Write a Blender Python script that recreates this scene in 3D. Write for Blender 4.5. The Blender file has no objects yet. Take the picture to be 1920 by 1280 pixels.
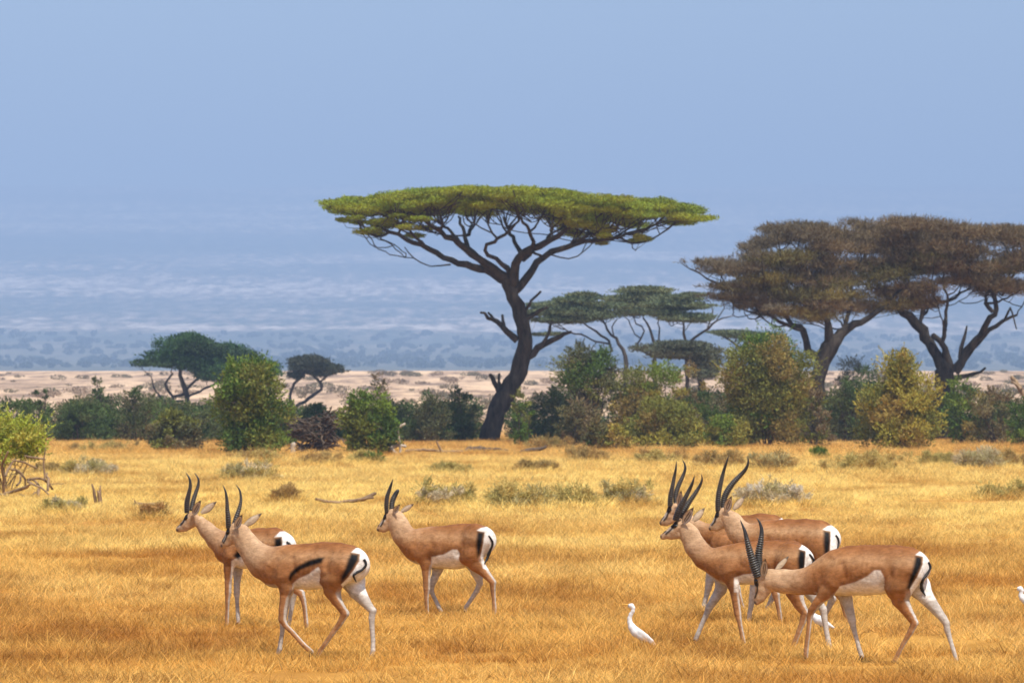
import bpy, math, random
import numpy as np
from math import radians, sin, cos, pi

random.seed(7)
RNG = np.random.default_rng(11)
S = bpy.context.scene
COL = S.collection

# ---------------------------------------------------------------- camera, light, exposure
F = 10667.0          # focal length in photo pixels (1920 wide): a 200 mm lens
HZ = 770.0           # photo row of eye level
CH = 2.05            # camera height
cam_d = bpy.data.cameras.new('camera')
cam_d.lens = 200.0
cam_d.sensor_width = 36.0
cam_d.clip_start = 0.5
cam_d.clip_end = 60000
cam_d.dof.use_dof = True
cam_d.dof.focus_distance = 48.5
cam_d.dof.aperture_fstop = 12.0
cam = bpy.data.objects.new('camera', cam_d)
COL.objects.link(cam)
cam.location = (0, 0, CH)
cam.rotation_euler = (radians(90) + math.atan((HZ - 640) / F), 0, 0)
S.camera = cam

SUN_EL, SUN_AZ = 63.0, 28.0     # azimuth: degrees to the right of straight behind the camera
world = bpy.data.worlds.new('World')
S.world = world
world.use_nodes = True
wn = world.node_tree
wn.nodes.clear()
sky = wn.nodes.new('ShaderNodeTexSky')
sky.sky_type = 'NISHITA'
sky.sun_disc = False
sky.sun_elevation = radians(SUN_EL)
sky.sun_rotation = radians(180 - SUN_AZ)
bg = wn.nodes.new('ShaderNodeBackground')
bg.inputs['Strength'].default_value = 0.12
wo = wn.nodes.new('ShaderNodeOutputWorld')
wn.links.new(sky.outputs[0], bg.inputs[0])
wn.links.new(bg.outputs[0], wo.inputs[0])

sun_d = bpy.data.lights.new('sun', 'SUN')
sun_d.energy = 5.0
sun_d.angle = radians(0.6)
sun_d.color = (1.0, 0.95, 0.86)
sun = bpy.data.objects.new('sun', sun_d)
COL.objects.link(sun)
sun.location = (30, -60, 120)
sun.rotation_euler = (radians(90 - SUN_EL), 0, radians(SUN_AZ))

S.view_settings.view_transform = 'Standard'
S.view_settings.look = 'None'
S.view_settings.gamma = 1.0
S.view_settings.exposure = 0.42
S.cycles.use_denoising = True
S.cycles.max_bounces = 6
S.cycles.diffuse_bounces = 3
S.cycles.glossy_bounces = 2
S.cycles.transmission_bounces = 4
S.cycles.transparent_max_bounces = 6
S.cycles.volume_bounces = 0
S.cycles.sample_clamp_indirect = 4.0
S.cycles.use_adaptive_sampling = True
S.cycles.adaptive_threshold = 0.02

# ---------------------------------------------------------------- helpers
def at(px, py, Y):
    return np.array([(px - 960) / F * Y, Y, CH + (HZ - py) / F * Y])

def ground_Y(py):
    return CH * F / (py - HZ)

def tag(o, label=None, cat=None, group=None, kind=None):
    if label: o['label'] = label
    if cat: o['category'] = cat
    if group: o['group'] = group
    if kind: o['kind'] = kind
    return o

def empty(name, loc, label, cat, group=None):
    o = bpy.data.objects.new(name, None)
    COL.objects.link(o)
    o.location = loc
    o.empty_display_size = 0.2
    return tag(o, label, cat, group)

def mesh_obj(name, V, Fc, mat, parent=None, col=None, smooth=True, nside=None, link=True):
    """V (n,3); Fc (m,k) array or list of arrays with the same k"""
    V = np.asarray(V, dtype=np.float32)
    me = bpy.data.meshes.new(name)
    if isinstance(Fc, list):
        parts = [np.asarray(f) for f in Fc if len(f)]
    else:
        parts = [np.asarray(Fc)]
    nl = sum(p.size for p in parts)
    nf = sum(len(p) for p in parts)
    me.vertices.add(len(V))
    me.vertices.foreach_set('co', V.ravel())
    me.loops.add(nl)
    me.loops.foreach_set('vertex_index', np.concatenate([p.ravel() for p in parts]).astype(np.int32))
    me.polygons.add(nf)
    st, k0 = [], 0
    for p in parts:
        k = p.shape[1]
        st.append(k0 + np.arange(len(p)) * k)
        k0 += p.size
    me.polygons.foreach_set('loop_start', np.concatenate(st).astype(np.int32))
    me.update(calc_edges=True)
    if smooth:
        me.polygons.foreach_set('use_smooth', np.ones(nf, dtype=bool))
    if col is not None:
        a = me.attributes.new('tint', 'FLOAT_COLOR', 'POINT')
        c4 = np.ones((len(V), 4), dtype=np.float32)
        c4[:, :3] = col
        a.data.foreach_set('color', c4.ravel())
    me.validate()
    if mat: me.materials.append(mat)
    o = bpy.data.objects.new(name, me)
    if link: COL.objects.link(o)
    if parent: o.parent = parent
    return o

def noise3(P, scale, seed=0, octaves=3):
    """cheap smooth value noise on points (n,3) -> -1..1"""
    out = np.zeros(len(P)); amp = 1.0; tot = 0
    for o in range(octaves):
        q = P * scale * (2 ** o) + seed * 17.31 + o * 5.7
        i = np.floor(q).astype(np.int64); f = q - i
        f = f * f * (3 - 2 * f)
        r = 0
        for dx in (0, 1):
            for dy in (0, 1):
                for dz in (0, 1):
                    h = ((i[:, 0] + dx) * 73856093) ^ ((i[:, 1] + dy) * 19349663) ^ ((i[:, 2] + dz) * 83492791) ^ (seed * 2654435 + o * 97)
                    h = (h * 1103515245 + 12345) & 0x7fffffff
                    h = (h ^ (h >> 13)) & 0xffff
                    w = (f[:, 0] if dx else 1 - f[:, 0]) * (f[:, 1] if dy else 1 - f[:, 1]) * (f[:, 2] if dz else 1 - f[:, 2])
                    r = r + w * (h / 32767.5 - 1)
        out += amp * r; tot += amp; amp *= 0.5
    return out / tot

# ---------------------------------------------------------------- materials
def new_mat(name):
    m = bpy.data.materials.new(name)
    m.use_nodes = True
    nt = m.node_tree
    b = nt.nodes['Principled BSDF']
    return m, nt, b

def N(nt, t, **kw):
    n = nt.nodes.new(t)
    for k, v in kw.items():
        setattr(n, k, v)
    return n

def ramp(nt, stops):
    r = N(nt, 'ShaderNodeValToRGB')
    el = r.color_ramp.elements
    while len(el) > 1: el.remove(el[-1])
    el[0].position = stops[0][0]; el[0].color = (*stops[0][1], 1)
    for p, c in stops[1:]:
        e = el.new(p); e.color = (*c, 1)
    return r

def mix(nt, fac, a, b, mode='MIX'):
    m = N(nt, 'ShaderNodeMix', data_type='RGBA', blend_type=mode)
    for sock, v in ((m.inputs[0], fac), (m.inputs[6], a), (m.inputs[7], b)):
        if isinstance(v, (int, float)): sock.default_value = v
        elif isinstance(v, tuple): sock.default_value = (*v, 1)
        else: nt.links.new(v, sock)
    return m.outputs[2]

def noise_tex(nt, vec, scale, detail=4, rough=0.55, vscale=None):
    if vscale is not None:
        mp = N(nt, 'ShaderNodeMapping')
        mp.inputs['Scale'].default_value = vscale
        nt.links.new(vec, mp.inputs['Vector']); vec = mp.outputs[0]
    n = N(nt, 'ShaderNodeTexNoise')
    n.inputs['Scale'].default_value = scale
    n.inputs['Detail'].default_value = detail
    n.inputs['Roughness'].default_value = rough
    nt.links.new(vec, n.inputs['Vector'])
    return n.outputs[0]

def leaf_mat(name, rough=0.65, trans=0.35, gain=1.0):
    m, nt, b = new_mat(name)
    at_ = N(nt, 'ShaderNodeAttribute', attribute_name='tint')
    c = mix(nt, 1.0, at_.outputs[0], (gain, gain, gain), 'MULTIPLY')
    nt.links.new(c, b.inputs['Base Color'])
    b.inputs['Roughness'].default_value = rough
    b.inputs['Specular IOR Level'].default_value = 0.08
    tr = N(nt, 'ShaderNodeBsdfTranslucent')
    nt.links.new(c, tr.inputs[0])
    ms = N(nt, 'ShaderNodeMixShader')
    ms.inputs[0].default_value = trans
    nt.links.new(b.outputs[0], ms.inputs[1]); nt.links.new(tr.outputs[0], ms.inputs[2])
    nt.links.new(ms.outputs[0], nt.nodes['Material Output'].inputs[0])
    return m

MAT_LEAF = leaf_mat('foliage', trans=0.2)

def bark_mat(name, c0, c1, scale=3.0):
    m, nt, b = new_mat(name)
    tc = N(nt, 'ShaderNodeTexCoord')
    n = noise_tex(nt, tc.outputs['Object'], scale, 8, 0.7, (1, 1, 0.25))
    r = ramp(nt, [(0.3, c0), (0.72, c1)])
    nt.links.new(n, r.inputs[0])
    nt.links.new(r.outputs[0], b.inputs['Base Color'])
    b.inputs['Roughness'].default_value = 0.9
    b.inputs['Specular IOR Level'].default_value = 0.15
    bp = N(nt, 'ShaderNodeBump'); bp.inputs['Strength'].default_value = 0.8; bp.inputs['Distance'].default_value = 0.08
    nt.links.new(n, bp.inputs['Height']); nt.links.new(bp.outputs[0], b.inputs['Normal'])
    return m
BARK_DARK = bark_mat('dark_bark', (0.018, 0.015, 0.013), (0.10, 0.082, 0.066))
BARK_BROWN = bark_mat('brown_bark', (0.05, 0.035, 0.025), (0.16, 0.12, 0.085))
BARK_PALE = bark_mat('dry_wood', (0.10, 0.06, 0.035), (0.42, 0.29, 0.17), 5.0)
BARK_WHITE = bark_mat('bleached_wood', (0.3, 0.24, 0.18), (0.62, 0.52, 0.40), 5.0)

# ---------------------------------------------------------------- terrain
TY = np.array([-500, 0, 430, 700, 1100, 1500, 1800, 3000, 5000, 6000, 7500, 9000, 11000, 14000, 18000, 22000, 27000.])
TP = np.array([0, 0, 0, 754, 722, 696, 698, 704, 700, 693, 675, 645, 600, 540, 470, 410, 345.])
TZ = np.where(TY <= 430, 0.0, CH + (HZ - TP) / F * TY)

def terrain_z(x, y):
    x = np.atleast_1d(np.asarray(x, float)); y = np.atleast_1d(np.asarray(y, float))
    x, y = np.broadcast_arrays(x, y)
    z = np.interp(y, TY, TZ)
    P = np.stack([x.ravel(), y.ravel(), np.zeros(x.size)], 1)
    far = np.clip((y - 420) / 1500, 0, 1).ravel()
    z = z + (noise3(P, 1 / 260.0, 3, 3) * far * (1.2 + np.clip(y.ravel() - 2500, 0, None) / 1100.0)).reshape(z.shape)
    # gentle hummocks of the near grassland, level where the herd walks
    near = np.clip((np.abs(y - 55) - 18) / 60, 0, 1).ravel() * (1 - far)
    z = z + (noise3(P, 1 / 14.0, 9, 2) * 0.06 * near).reshape(z.shape)
    return z

def grid_mesh(name, ys, half, nx, mat):
    t = np.linspace(-1, 1, nx)
    X = t[None, :] * half(ys)[:, None]
    Yg = np.repeat(ys[:, None], nx, 1)
    Z = terrain_z(X, Yg).reshape(X.shape)
    V = np.stack([X, Yg, Z], 2).reshape(-1, 3)
    i = np.arange(len(ys) - 1)[:, None] * nx + np.arange(nx - 1)[None, :]
    q = np.stack([i, i + 1, i + 1 + nx, i + nx], 2).reshape(-1, 4)
    return mesh_obj(name, V, q, mat)

def ground_material():
    m, nt, b = new_mat('dry_grass_soil')
    geo = N(nt, 'ShaderNodeNewGeometry')
    pos = geo.outputs['Position']
    n1 = noise_tex(nt, pos, 0.05, 5, 0.6)
    n2 = noise_tex(nt, pos, 1.4, 6, 0.65, (1, 0.35, 1))
    r1 = ramp(nt, [(0.3, (0.42, 0.19, 0.04)), (0.5, (0.52, 0.27, 0.06)), (0.7, (0.60, 0.35, 0.10))])
    nt.links.new(n1, r1.inputs[0])
    r2 = ramp(nt, [(0.3, (0.62, 0.55, 0.45)), (0.6, (1, 1, 1))])
    nt.links.new(n2, r2.inputs[0])
    c = mix(nt, 1.0, r1.outputs[0], r2.outputs[0], 'MULTIPLY')
    # the bare pale plain beyond the bushes
    sx = N(nt, 'ShaderNodeSeparateXYZ'); nt.links.new(pos, sx.inputs[0])
    mr = N(nt, 'ShaderNodeMapRange'); mr.inputs[1].default_value = 420; mr.inputs[2].default_value = 560
    nt.links.new(sx.outputs[1], mr.inputs[0])
    n3 = noise_tex(nt, pos, 0.10, 7, 0.78, (1, 0.10, 1))
    r3 = ramp(nt, [(0.38, (0.17, 0.12, 0.085)), (0.47, (0.40, 0.27, 0.18)), (0.58, (0.64, 0.45, 0.29))])
    nt.links.new(n3, r3.inputs[0])
    c = mix(nt, mr.outputs[0], c, r3.outputs[0])
    nt.links.new(c, b.inputs['Base Color'])
    b.inputs['Roughness'].default_value = 0.95
    b.inputs['Specular IOR Level'].default_value = 0.05
    return m

def hills_material():
    m, nt, b = new_mat('far_slopes')
    geo = N(nt, 'ShaderNodeNewGeometry')
    pos = geo.outputs['Position']
    big = noise_tex(nt, pos, 0.00035, 4, 0.6, (0.7, 1.3, 1))
    small = noise_tex(nt, pos, 0.0042, 6, 0.7, (7, 1, 1))
    a = N(nt, 'ShaderNodeMath', operation='MULTIPLY'); nt.links.new(big, a.inputs[0]); nt.links.new(small, a.inputs[1])
    r = ramp(nt, [(0.16, (0.05, 0.07, 0.06)), (0.23, (0.14, 0.14, 0.11)), (0.28, (0.32, 0.26, 0.21)), (0.35, (0.66, 0.56, 0.47))])
    nt.links.new(a.outputs[0], r.inputs[0])
    # the flat bush country at the foot of the slope is darker than the bare slope above
    sx = N(nt, 'ShaderNodeSeparateXYZ'); nt.links.new(pos, sx.inputs[0])
    mr = N(nt, 'ShaderNodeMapRange', interpolation_type='SMOOTHSTEP'); mr.inputs[1].default_value = 8200; mr.inputs[2].default_value = 10500; mr.inputs[3].default_value = 0.85; mr.inputs[4].default_value = 0.0
    nt.links.new(sx.outputs[1], mr.inputs[0])
    cc = mix(nt, mr.outputs[0], r.outputs[0], (0.12, 0.12, 0.085))
    nt.links.new(cc, b.inputs['Base Color'])
    b.inputs['Roughness'].default_value = 1.0
    b.inputs['Specular IOR Level'].default_value = 0.0
    return m

half = lambda ys: 320 + 0.62 * np.abs(ys)
g = grid_mesh('ground', np.concatenate([np.linspace(-480, 30, 18), np.linspace(36, 440, 260), np.linspace(446, 1520, 120)]), half, 260, ground_material())
tag(g, kind='structure')
h = grid_mesh('hills', np.geomspace(1515, 26500, 260), lambda ys: half(ys), 300, hills_material())
h.location.z = -0.05
tag(h, kind='structure')

# ---------------------------------------------------------------- grass (stuff, instanced tufts)
def tuft(kind, seed):
    r = np.random.default_rng(seed)
    V, T, C = [], [], []
    nb = {'fine': 32, 'wild': 22, 'seed': 26}[kind]
    for i in range(nb):
        a = r.uniform(0, 2 * pi); rr = abs(r.normal(0, 0.05)) + 0.005
        base = np.array([cos(a) * rr, sin(a) * rr, -0.01])
        L = r.uniform(0.08, 0.16) if kind != 'wild' else r.uniform(0.10, 0.24)
        lean = r.uniform(0.15, 0.9) if kind != 'wild' else r.uniform(0.3, 1.5)
        b2 = a + r.normal(0, 0.9)
        d = np.array([cos(b2) * lean, sin(b2) * lean, 1.0]); d /= np.linalg.norm(d)
        curl = r.uniform(0.1, 0.7)
        w = r.uniform(0.0016, 0.0036)
        fa = r.uniform(0, pi)
        side = np.array([cos(fa), sin(fa), 0])
        k = len(V)
        p = base.copy()
        n = 4
        tone = r.choice([0.35, 0.75, 1.0, 1.25], p=[.18, .27, .3, .25]) * r.uniform(0.85, 1.1)
        hue = r.uniform(-1, 1)
        for j in range(n):
            t = j / (n - 1)
            ww = w * (1 - 0.9 * t)
            V.append(p - side * ww); V.append(p + side * ww)
            c = np.array([1.0, 1.0 + 0.05 * hue, 1.0 + 0.15 * hue]) * tone
            C.append(c); C.append(c)
            d = d + np.array([cos(b2), sin(b2), -0.75]) * curl * 0.33
            d /= np.linalg.norm(d)
            p = p + d * L / (n - 1)
        for j in range(n - 1):
            T.append((k + 2 * j, k + 2 * j + 1, k + 2 * j + 3, k + 2 * j + 2))
    return np.array(V), np.array(T), np.array(C)

def grass_material(name, stops, gain=1.0):
    m, nt, b = new_mat(name)
    geo = N(nt, 'ShaderNodeNewGeometry')
    n1 = noise_tex(nt, geo.outputs['Position'], 0.055, 4, 0.6)
    n2 = noise_tex(nt, geo.outputs['Position'], 0.9, 3, 0.6)
    r1 = ramp(nt, stops); nt.links.new(n1, r1.inputs[0])
    r2 = ramp(nt, [(0.32, (0.55, 0.42, 0.32)), (0.5, (1.0, 1.0, 1.0)), (0.7, (1.15, 1.17, 1.25))]); nt.links.new(n2, r2.inputs[0])
    a = N(nt, 'ShaderNodeAttribute', attribute_name='tint')
    # a broad swath of paler, yellower grass grows behind the herd
    sx = N(nt, 'ShaderNodeSeparateXYZ'); nt.links.new(geo.outputs['Position'], sx.inputs[0])
    ad = N(nt, 'ShaderNodeMath', operation='MULTIPLY_ADD'); nt.links.new(n1, ad.inputs[0]); ad.inputs[1].default_value = 90; nt.links.new(sx.outputs[1], ad.inputs[2])
    m1 = N(nt, 'ShaderNodeMapRange', interpolation_type='SMOOTHSTEP'); m1.inputs[1].default_value = 105; m1.inputs[2].default_value = 165; nt.links.new(ad.outputs[0], m1.inputs[0])
    m2 = N(nt, 'ShaderNodeMapRange', interpolation_type='SMOOTHSTEP'); m2.inputs[1].default_value = 250; m2.inputs[2].default_value = 330; m2.inputs[3].default_value = 1; m2.inputs[4].default_value = 0.15; nt.links.new(ad.outputs[0], m2.inputs[0])
    mm = N(nt, 'ShaderNodeMath', operation='MULTIPLY'); nt.links.new(m1.outputs[0], mm.inputs[0]); nt.links.new(m2.outputs[0], mm.inputs[1])
    r1c = mix(nt, mm.outputs[0], r1.outputs[0], (1.0, 0.76, 0.24))
    n5 = noise_tex(nt, geo.outputs['Position'], 0.30, 4, 0.65, (1, 0.30, 1))
    r5 = ramp(nt, [(0.36, (0.72, 0.58, 0.46)), (0.50, (1, 1, 1)), (0.66, (1.08, 1.12, 1.2))]); nt.links.new(n5, r5.inputs[0])
    c = mix(nt, 1.0, r1c, r2.outputs[0], 'MULTIPLY')
    c = mix(nt, 1.0, c, r5.outputs[0], 'MULTIPLY')
    c = mix(nt, 1.0, c, a.outputs[0], 'MULTIPLY')
    c = mix(nt, 1.0, c, (gain, gain, gain), 'MULTIPLY')
    nt.links.new(c, b.inputs['Base Color'])
    b.inputs['Roughness'].default_value = 0.6
    b.inputs['Specular IOR Level'].default_value = 0.25
    tr = N(nt, 'ShaderNodeBsdfTranslucent'); nt.links.new(c, tr.inputs[0])
    ms = N(nt, 'ShaderNodeMixShader'); ms.inputs[0].default_value = 0.4
    nt.links.new(b.outputs[0], ms.inputs[1]); nt.links.new(tr.outputs[0], ms.inputs[2])
    nt.links.new(ms.outputs[0], nt.nodes['Material Output'].inputs[0])
    return m
GRASS = grass_material('golden_grass', [(0.34, (0.62, 0.32, 0.07)), (0.48, (0.80, 0.475, 0.115)), (0.62, (0.93, 0.62, 0.19))])
tuft_col = bpy.data.collections.new('grass_tufts')
for i in range(9):
    V, T, C = tuft(('fine', 'wild', 'seed')[i % 3], 100 + i)
    o = mesh_obj('grass_tuft', V, T, GRASS, col=C, link=False)
    tuft_col.objects.link(o)

def scatter(name, pts, scl, rot, idx, coll, label):
    me = bpy.data.meshes.new(name)
    me.vertices.add(len(pts)); me.vertices.foreach_set('co', pts.astype(np.float32).ravel())
    a = me.attributes.new('scl', 'FLOAT_VECTOR', 'POINT'); a.data.foreach_set('vector', scl.astype(np.float32).ravel())
    a = me.attributes.new('rot', 'FLOAT_VECTOR', 'POINT'); a.data.foreach_set('vector', rot.astype(np.float32).ravel())
    a = me.attributes.new('idx', 'INT', 'POINT'); a.data.foreach_set('value', idx.astype(np.int32))
    o = bpy.data.objects.new(name, me); COL.objects.link(o)
    ng = bpy.data.node_groups.new(name + '_nodes', 'GeometryNodeTree')
    ng.interface.new_socket('Geometry', in_out='INPUT', socket_type='NodeSocketGeometry')
    ng.interface.new_socket('Geometry', in_out='OUTPUT', socket_type='NodeSocketGeometry')
    gi = ng.nodes.new('NodeGroupInput'); go = ng.nodes.new('NodeGroupOutput')
    ci = ng.nodes.new('GeometryNodeCollectionInfo'); ci.inputs['Collection'].default_value = coll
    ci.inputs['Separate Children'].default_value = True; ci.inputs['Reset Children'].default_value = True
    ip = ng.nodes.new('GeometryNodeInstanceOnPoints'); ip.inputs['Pick Instance'].default_value = True
    def attr(n, t):
        x = ng.nodes.new('GeometryNodeInputNamedAttribute'); x.data_type = t; x.inputs['Name'].default_value = n
        return x.outputs['Attribute']
    L = ng.links.new
    L(gi.outputs[0], ip.inputs['Points']); L(ci.outputs[0], ip.inputs['Instance'])
    L(attr('idx', 'INT'), ip.inputs['Instance Index'])
    er = ng.nodes.new('FunctionNodeEulerToRotation'); L(attr('rot', 'FLOAT_VECTOR'), er.inputs[0])
    L(er.outputs[0], ip.inputs['Rotation'])
    L(attr('scl', 'FLOAT_VECTOR'), ip.inputs['Scale'])
    L(ip.outputs[0], go.inputs[0])
    md = o.modifiers.new('scatter', 'NODES'); md.node_group = ng
    tag(o, label, 'grass', kind='stuff')
    return o

def field(y0, y1, dens, smin, smax, widen=1.25, pad=6.5):
    area = 0.09 * widen * (y1 ** 2 - y0 ** 2) + pad * 2 * (y1 - y0)
    n = int(area * dens)
    y = np.sqrt(RNG.uniform(y0 ** 2, y1 ** 2, n))
    x = RNG.uniform(-1, 1, n) * (0.09 * y * widen + pad)
    P = np.stack([x, y, np.zeros(n)], 1)
    d = noise3(P, 1 / 1.3, 4, 2)
    d = 0.6 * d + 0.7 * noise3(P * np.array([1, 0.35, 1]), 1 / 2.6, 14, 2); keep = RNG.uniform(-0.6, 0.5, n) < d
    P = P[keep]; d = d[keep]; n = len(P)
    P[:, 2] = terrain_z(P[:, 0], P[:, 1])
    s = RNG.uniform(smin, smax, n) * (1 + 0.5 * d.clip(-0.6, 0.8))
    return P, s, n

Ps, Ss = [], []
for args in ((40, 62, 150, 0.75, 1.25), (62, 95, 75, 0.8, 1.35), (95, 160, 30, 0.9, 1.45), (160, 260, 13, 1.15, 1.9), (260, 430, 6.0, 1.5, 2.5)):
    P, s, n = field(*args); Ps.append(P); Ss.append(s)
P, s, n = field(42, 120, 9.0, 1.15, 1.6); k_ = noise3(P, 1 / 3.0, 34, 2) > 0.1; Ps.append(P[k_]); Ss.append(s[k_])
P = np.concatenate(Ps); s = np.concatenate(Ss); GP, GS = [P], [s]

# ---------------------------------------------------------------- leaves and wood
def leaves(C, D, L, W, tint):
    """diamond leaves: centres C, directions D (n,3), half length L, half width W"""
    n = len(C)
    D = D / np.maximum(np.linalg.norm(D, axis=1, keepdims=True), 1e-6)
    R = RNG.normal(size=(n, 3))
    Sd = np.cross(D, R); Sd /= np.maximum(np.linalg.norm(Sd, axis=1, keepdims=True), 1e-6)
    L = np.broadcast_to(L, n)[:, None]; W = np.broadcast_to(W, n)[:, None]
    V = np.stack([C - D * L, C + Sd * W, C + D * L, C - Sd * W], 1).reshape(-1, 3)
    Q = np.arange(4 * n).reshape(n, 4)
    return V, Q, np.repeat(tint, 4, 0)

def blob_leaves(pads, dens, Lr, Wr, cols, up=0.3, shell=0.55, flat=0.0, seed=0, jitter=0.22, droop=0.0, thin=-0.22):
    """pads: (cx,cy,cz,rx,ry,rz[,colour index]) -> leaves spread through the outer volume of every pad"""
    Cs, Ds, Ts = [], [], []
    cols = np.array(cols)
    for k, p in enumerate(pads):
        c = np.array(p[:3]); r = np.array(p[3:6])
        n = int(dens * (r[0] * r[1] + r[0] * r[2] + r[1] * r[2]) / 3 * 4)
        n = max(n, 20)
        d = RNG.normal(size=(n, 3)); d /= np.linalg.norm(d, axis=1, keepdims=True)
        rad = shell + (1 - shell) * RNG.uniform(0, 1, n) ** 0.6
        bump = 1 + 0.42 * noise3(d * 2.2 + k * 3.1, 1.0, seed + k, 2)
        P = d * (rad * bump)[:, None] * r
        stray = RNG.random(n) < 0.10
        P[stray] *= RNG.uniform(1.0, 1.28, (stray.sum(), 1))
        # thin the volume by noise so gaps show through
        g_ = noise3((P + c), 1.1 / max(0.35, r.mean() * 0.45), seed + 50, 2)
        keep = g_ > thin
        P = P[keep]; d = d[keep]
        dd = d / r; dd /= np.linalg.norm(dd, axis=1, keepdims=True)
        D = dd + RNG.normal(0, 0.6, dd.shape)
        D[:, 2] = D[:, 2] * (1 - flat) + up
        D[:, 2] -= droop
        base = cols[p[6] % len(cols)] if len(p) > 6 else cols[RNG.integers(len(cols))]
        t = base[None, :] * (1 + jitter * RNG.normal(size=(len(P), 1))).clip(0.4, 1.8)
        t = t * (1 + 0.25 * noise3(P + c, 1.3, seed + 7, 2))[:, None]
        Cs.append(P + c); Ds.append(D); Ts.append(t)
    C = np.concatenate(Cs); D = np.concatenate(Ds); T = np.concatenate(Ts)
    n = len(C)
    return leaves(C, D, RNG.uniform(*Lr, n), RNG.uniform(*Wr, n), T.clip(0.003, 1))

def tubes(paths, ns=7, wob=0.0):
    """paths: list of (pts (n,3), radii (n,))"""
    V, Q = [], []
    k = 0
    th = np.linspace(0, 2 * pi, ns, endpoint=False)
    for pts, rad in paths:
        pts = np.asarray(pts, float); rad = np.asarray(rad, float)
        n = len(pts)
        T = np.gradient(pts, axis=0); T /= np.maximum(np.linalg.norm(T, axis=1, keepdims=True), 1e-9)
        up = np.array([0.13, 1.0, 0.07]) if abs(T[:, 1]).mean() < 0.8 else np.array([1.0, 0.1, 0])
        A = np.cross(T, up); A /= np.maximum(np.linalg.norm(A, axis=1, keepdims=True), 1e-9)
        B = np.cross(T, A)
        rr = rad[:, None] * (1 + (wob * RNG.normal(size=(n, ns)) if wob else 0))
        ring = pts[:, None, :] + rr[..., None] * (np.cos(th)[None, :, None] * A[:, None, :] + np.sin(th)[None, :, None] * B[:, None, :])
        V.append(ring.reshape(-1, 3))
        i = k + np.arange(n - 1)[:, None] * ns + np.arange(ns)[None, :]
        j = k + np.arange(n - 1)[:, None] * ns + (np.arange(ns)[None, :] + 1) % ns
        Q.append(np.stack([i, j, j + ns, i + ns], 2).reshape(-1, 4))
        k += n * ns
        # cap
        V.append(pts[-1:] + T[-1:] * rad[-1] * 0.6)
        tip = k; k += 1
        a = tip - ns + np.arange(ns); b = tip - ns + (np.arange(ns) + 1) % ns
        Q.append(np.stack([a, b, np.full(ns, tip), np.full(ns, tip)], 1))
    V = np.concatenate(V)
    Qs = np.concatenate(Q)
    tri = Qs[:, 2] == Qs[:, 3]
    return V, [Qs[~tri], Qs[tri][:, :3]]

def refine(pts, rad, step, jit):
    """resample a polyline with Catmull-Rom and add crookedness"""
    pts = np.asarray(pts, float); rad = np.asarray(rad, float)
    P = np.vstack([2 * pts[0] - pts[1], pts, 2 * pts[-1] - pts[-2]])
    out, ro = [], []
    for i in range(len(pts) - 1):
        L = np.linalg.norm(pts[i + 1] - pts[i]); m = max(2, int(L / step))
        for j in range(m):
            t = j / m
            p0, p1, p2, p3 = P[i], P[i + 1], P[i + 2], P[i + 3]
            out.append(0.5 * ((2 * p1) + (-p0 + p2) * t + (2 * p0 - 5 * p1 + 4 * p2 - p3) * t * t + (-p0 + 3 * p1 - 3 * p2 + p3) * t ** 3))
            ro.append(rad[i] * (1 - t) + rad[i + 1] * t)
    out.append(pts[-1]); ro.append(rad[-1])
    out = np.array(out); ro = np.array(ro)
    if jit:
        j = RNG.normal(0, 1, out.shape) * np.minimum(jit, ro[:, None] * 0.8 + jit * 0.3)
        j[0] = 0
        out = out + j
    return out, ro

def grow(skeleton, targets, r0, step, pull=0.25, rmin=0.012, below=0.1):
    """connect every target to the nearest grown node (a light space colonisation)"""
    nodes = np.concatenate([p for p, r in skeleton]); nr = np.concatenate([r for p, r in skeleton])
    out = []
    order = np.argsort([np.min(np.linalg.norm(nodes - t, axis=1)) for t in targets])
    for oi in order:
        t = targets[oi]
        w = np.linalg.norm((nodes - t) * np.array([1, 1, 1.0]), axis=1) + np.where(nodes[:, 2] > t[2] - below, 3.0 + below, 0) 
        i = int(np.argmin(w)); a = nodes[i]
        L = np.linalg.norm(t - a)
        if L < 0.25: continue
        m = max(3, int(L / step))
        tt = np.linspace(0, 1, m + 1)[:, None]
        bend = np.array([RNG.normal(0, .10), RNG.normal(0, .10), -0.10 + RNG.normal(0, .06)]) * L
        pts = a + (t - a) * tt + bend * (4 * tt * (1 - tt)) + RNG.normal(0, 0.05, (m + 1, 3)) * np.sin(tt * pi)
        ra = min(nr[i] * 0.75, r0 * (0.35 + 0.12 * L))
        rr = np.linspace(max(ra, rmin), rmin, m + 1)
        out.append((pts, rr))
        nodes = np.concatenate([nodes, pts[1:]]); nr = np.concatenate([nr, rr[1:]])
    return out

def crop(sc, ox, oy):
    return lambda x, y: (ox + x / sc, oy + y / sc)

def limb(cr, sc, Y, pts, depth=0.0, d0=0.0):
    """pts: (x,y,r) in crop pixels; depth = metres the tip leans away from the lens plane"""
    P, R = [], []
    n = len(pts)
    for i, (x, y, r) in enumerate(pts):
        px, py = cr(x, y)
        P.append(at(px, py, Y) + np.array([0, d0 + depth * (i / (n - 1)) ** 1.2, 0])); R.append(r / sc * Y / F)
    return np.array(P), np.array(R)

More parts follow.
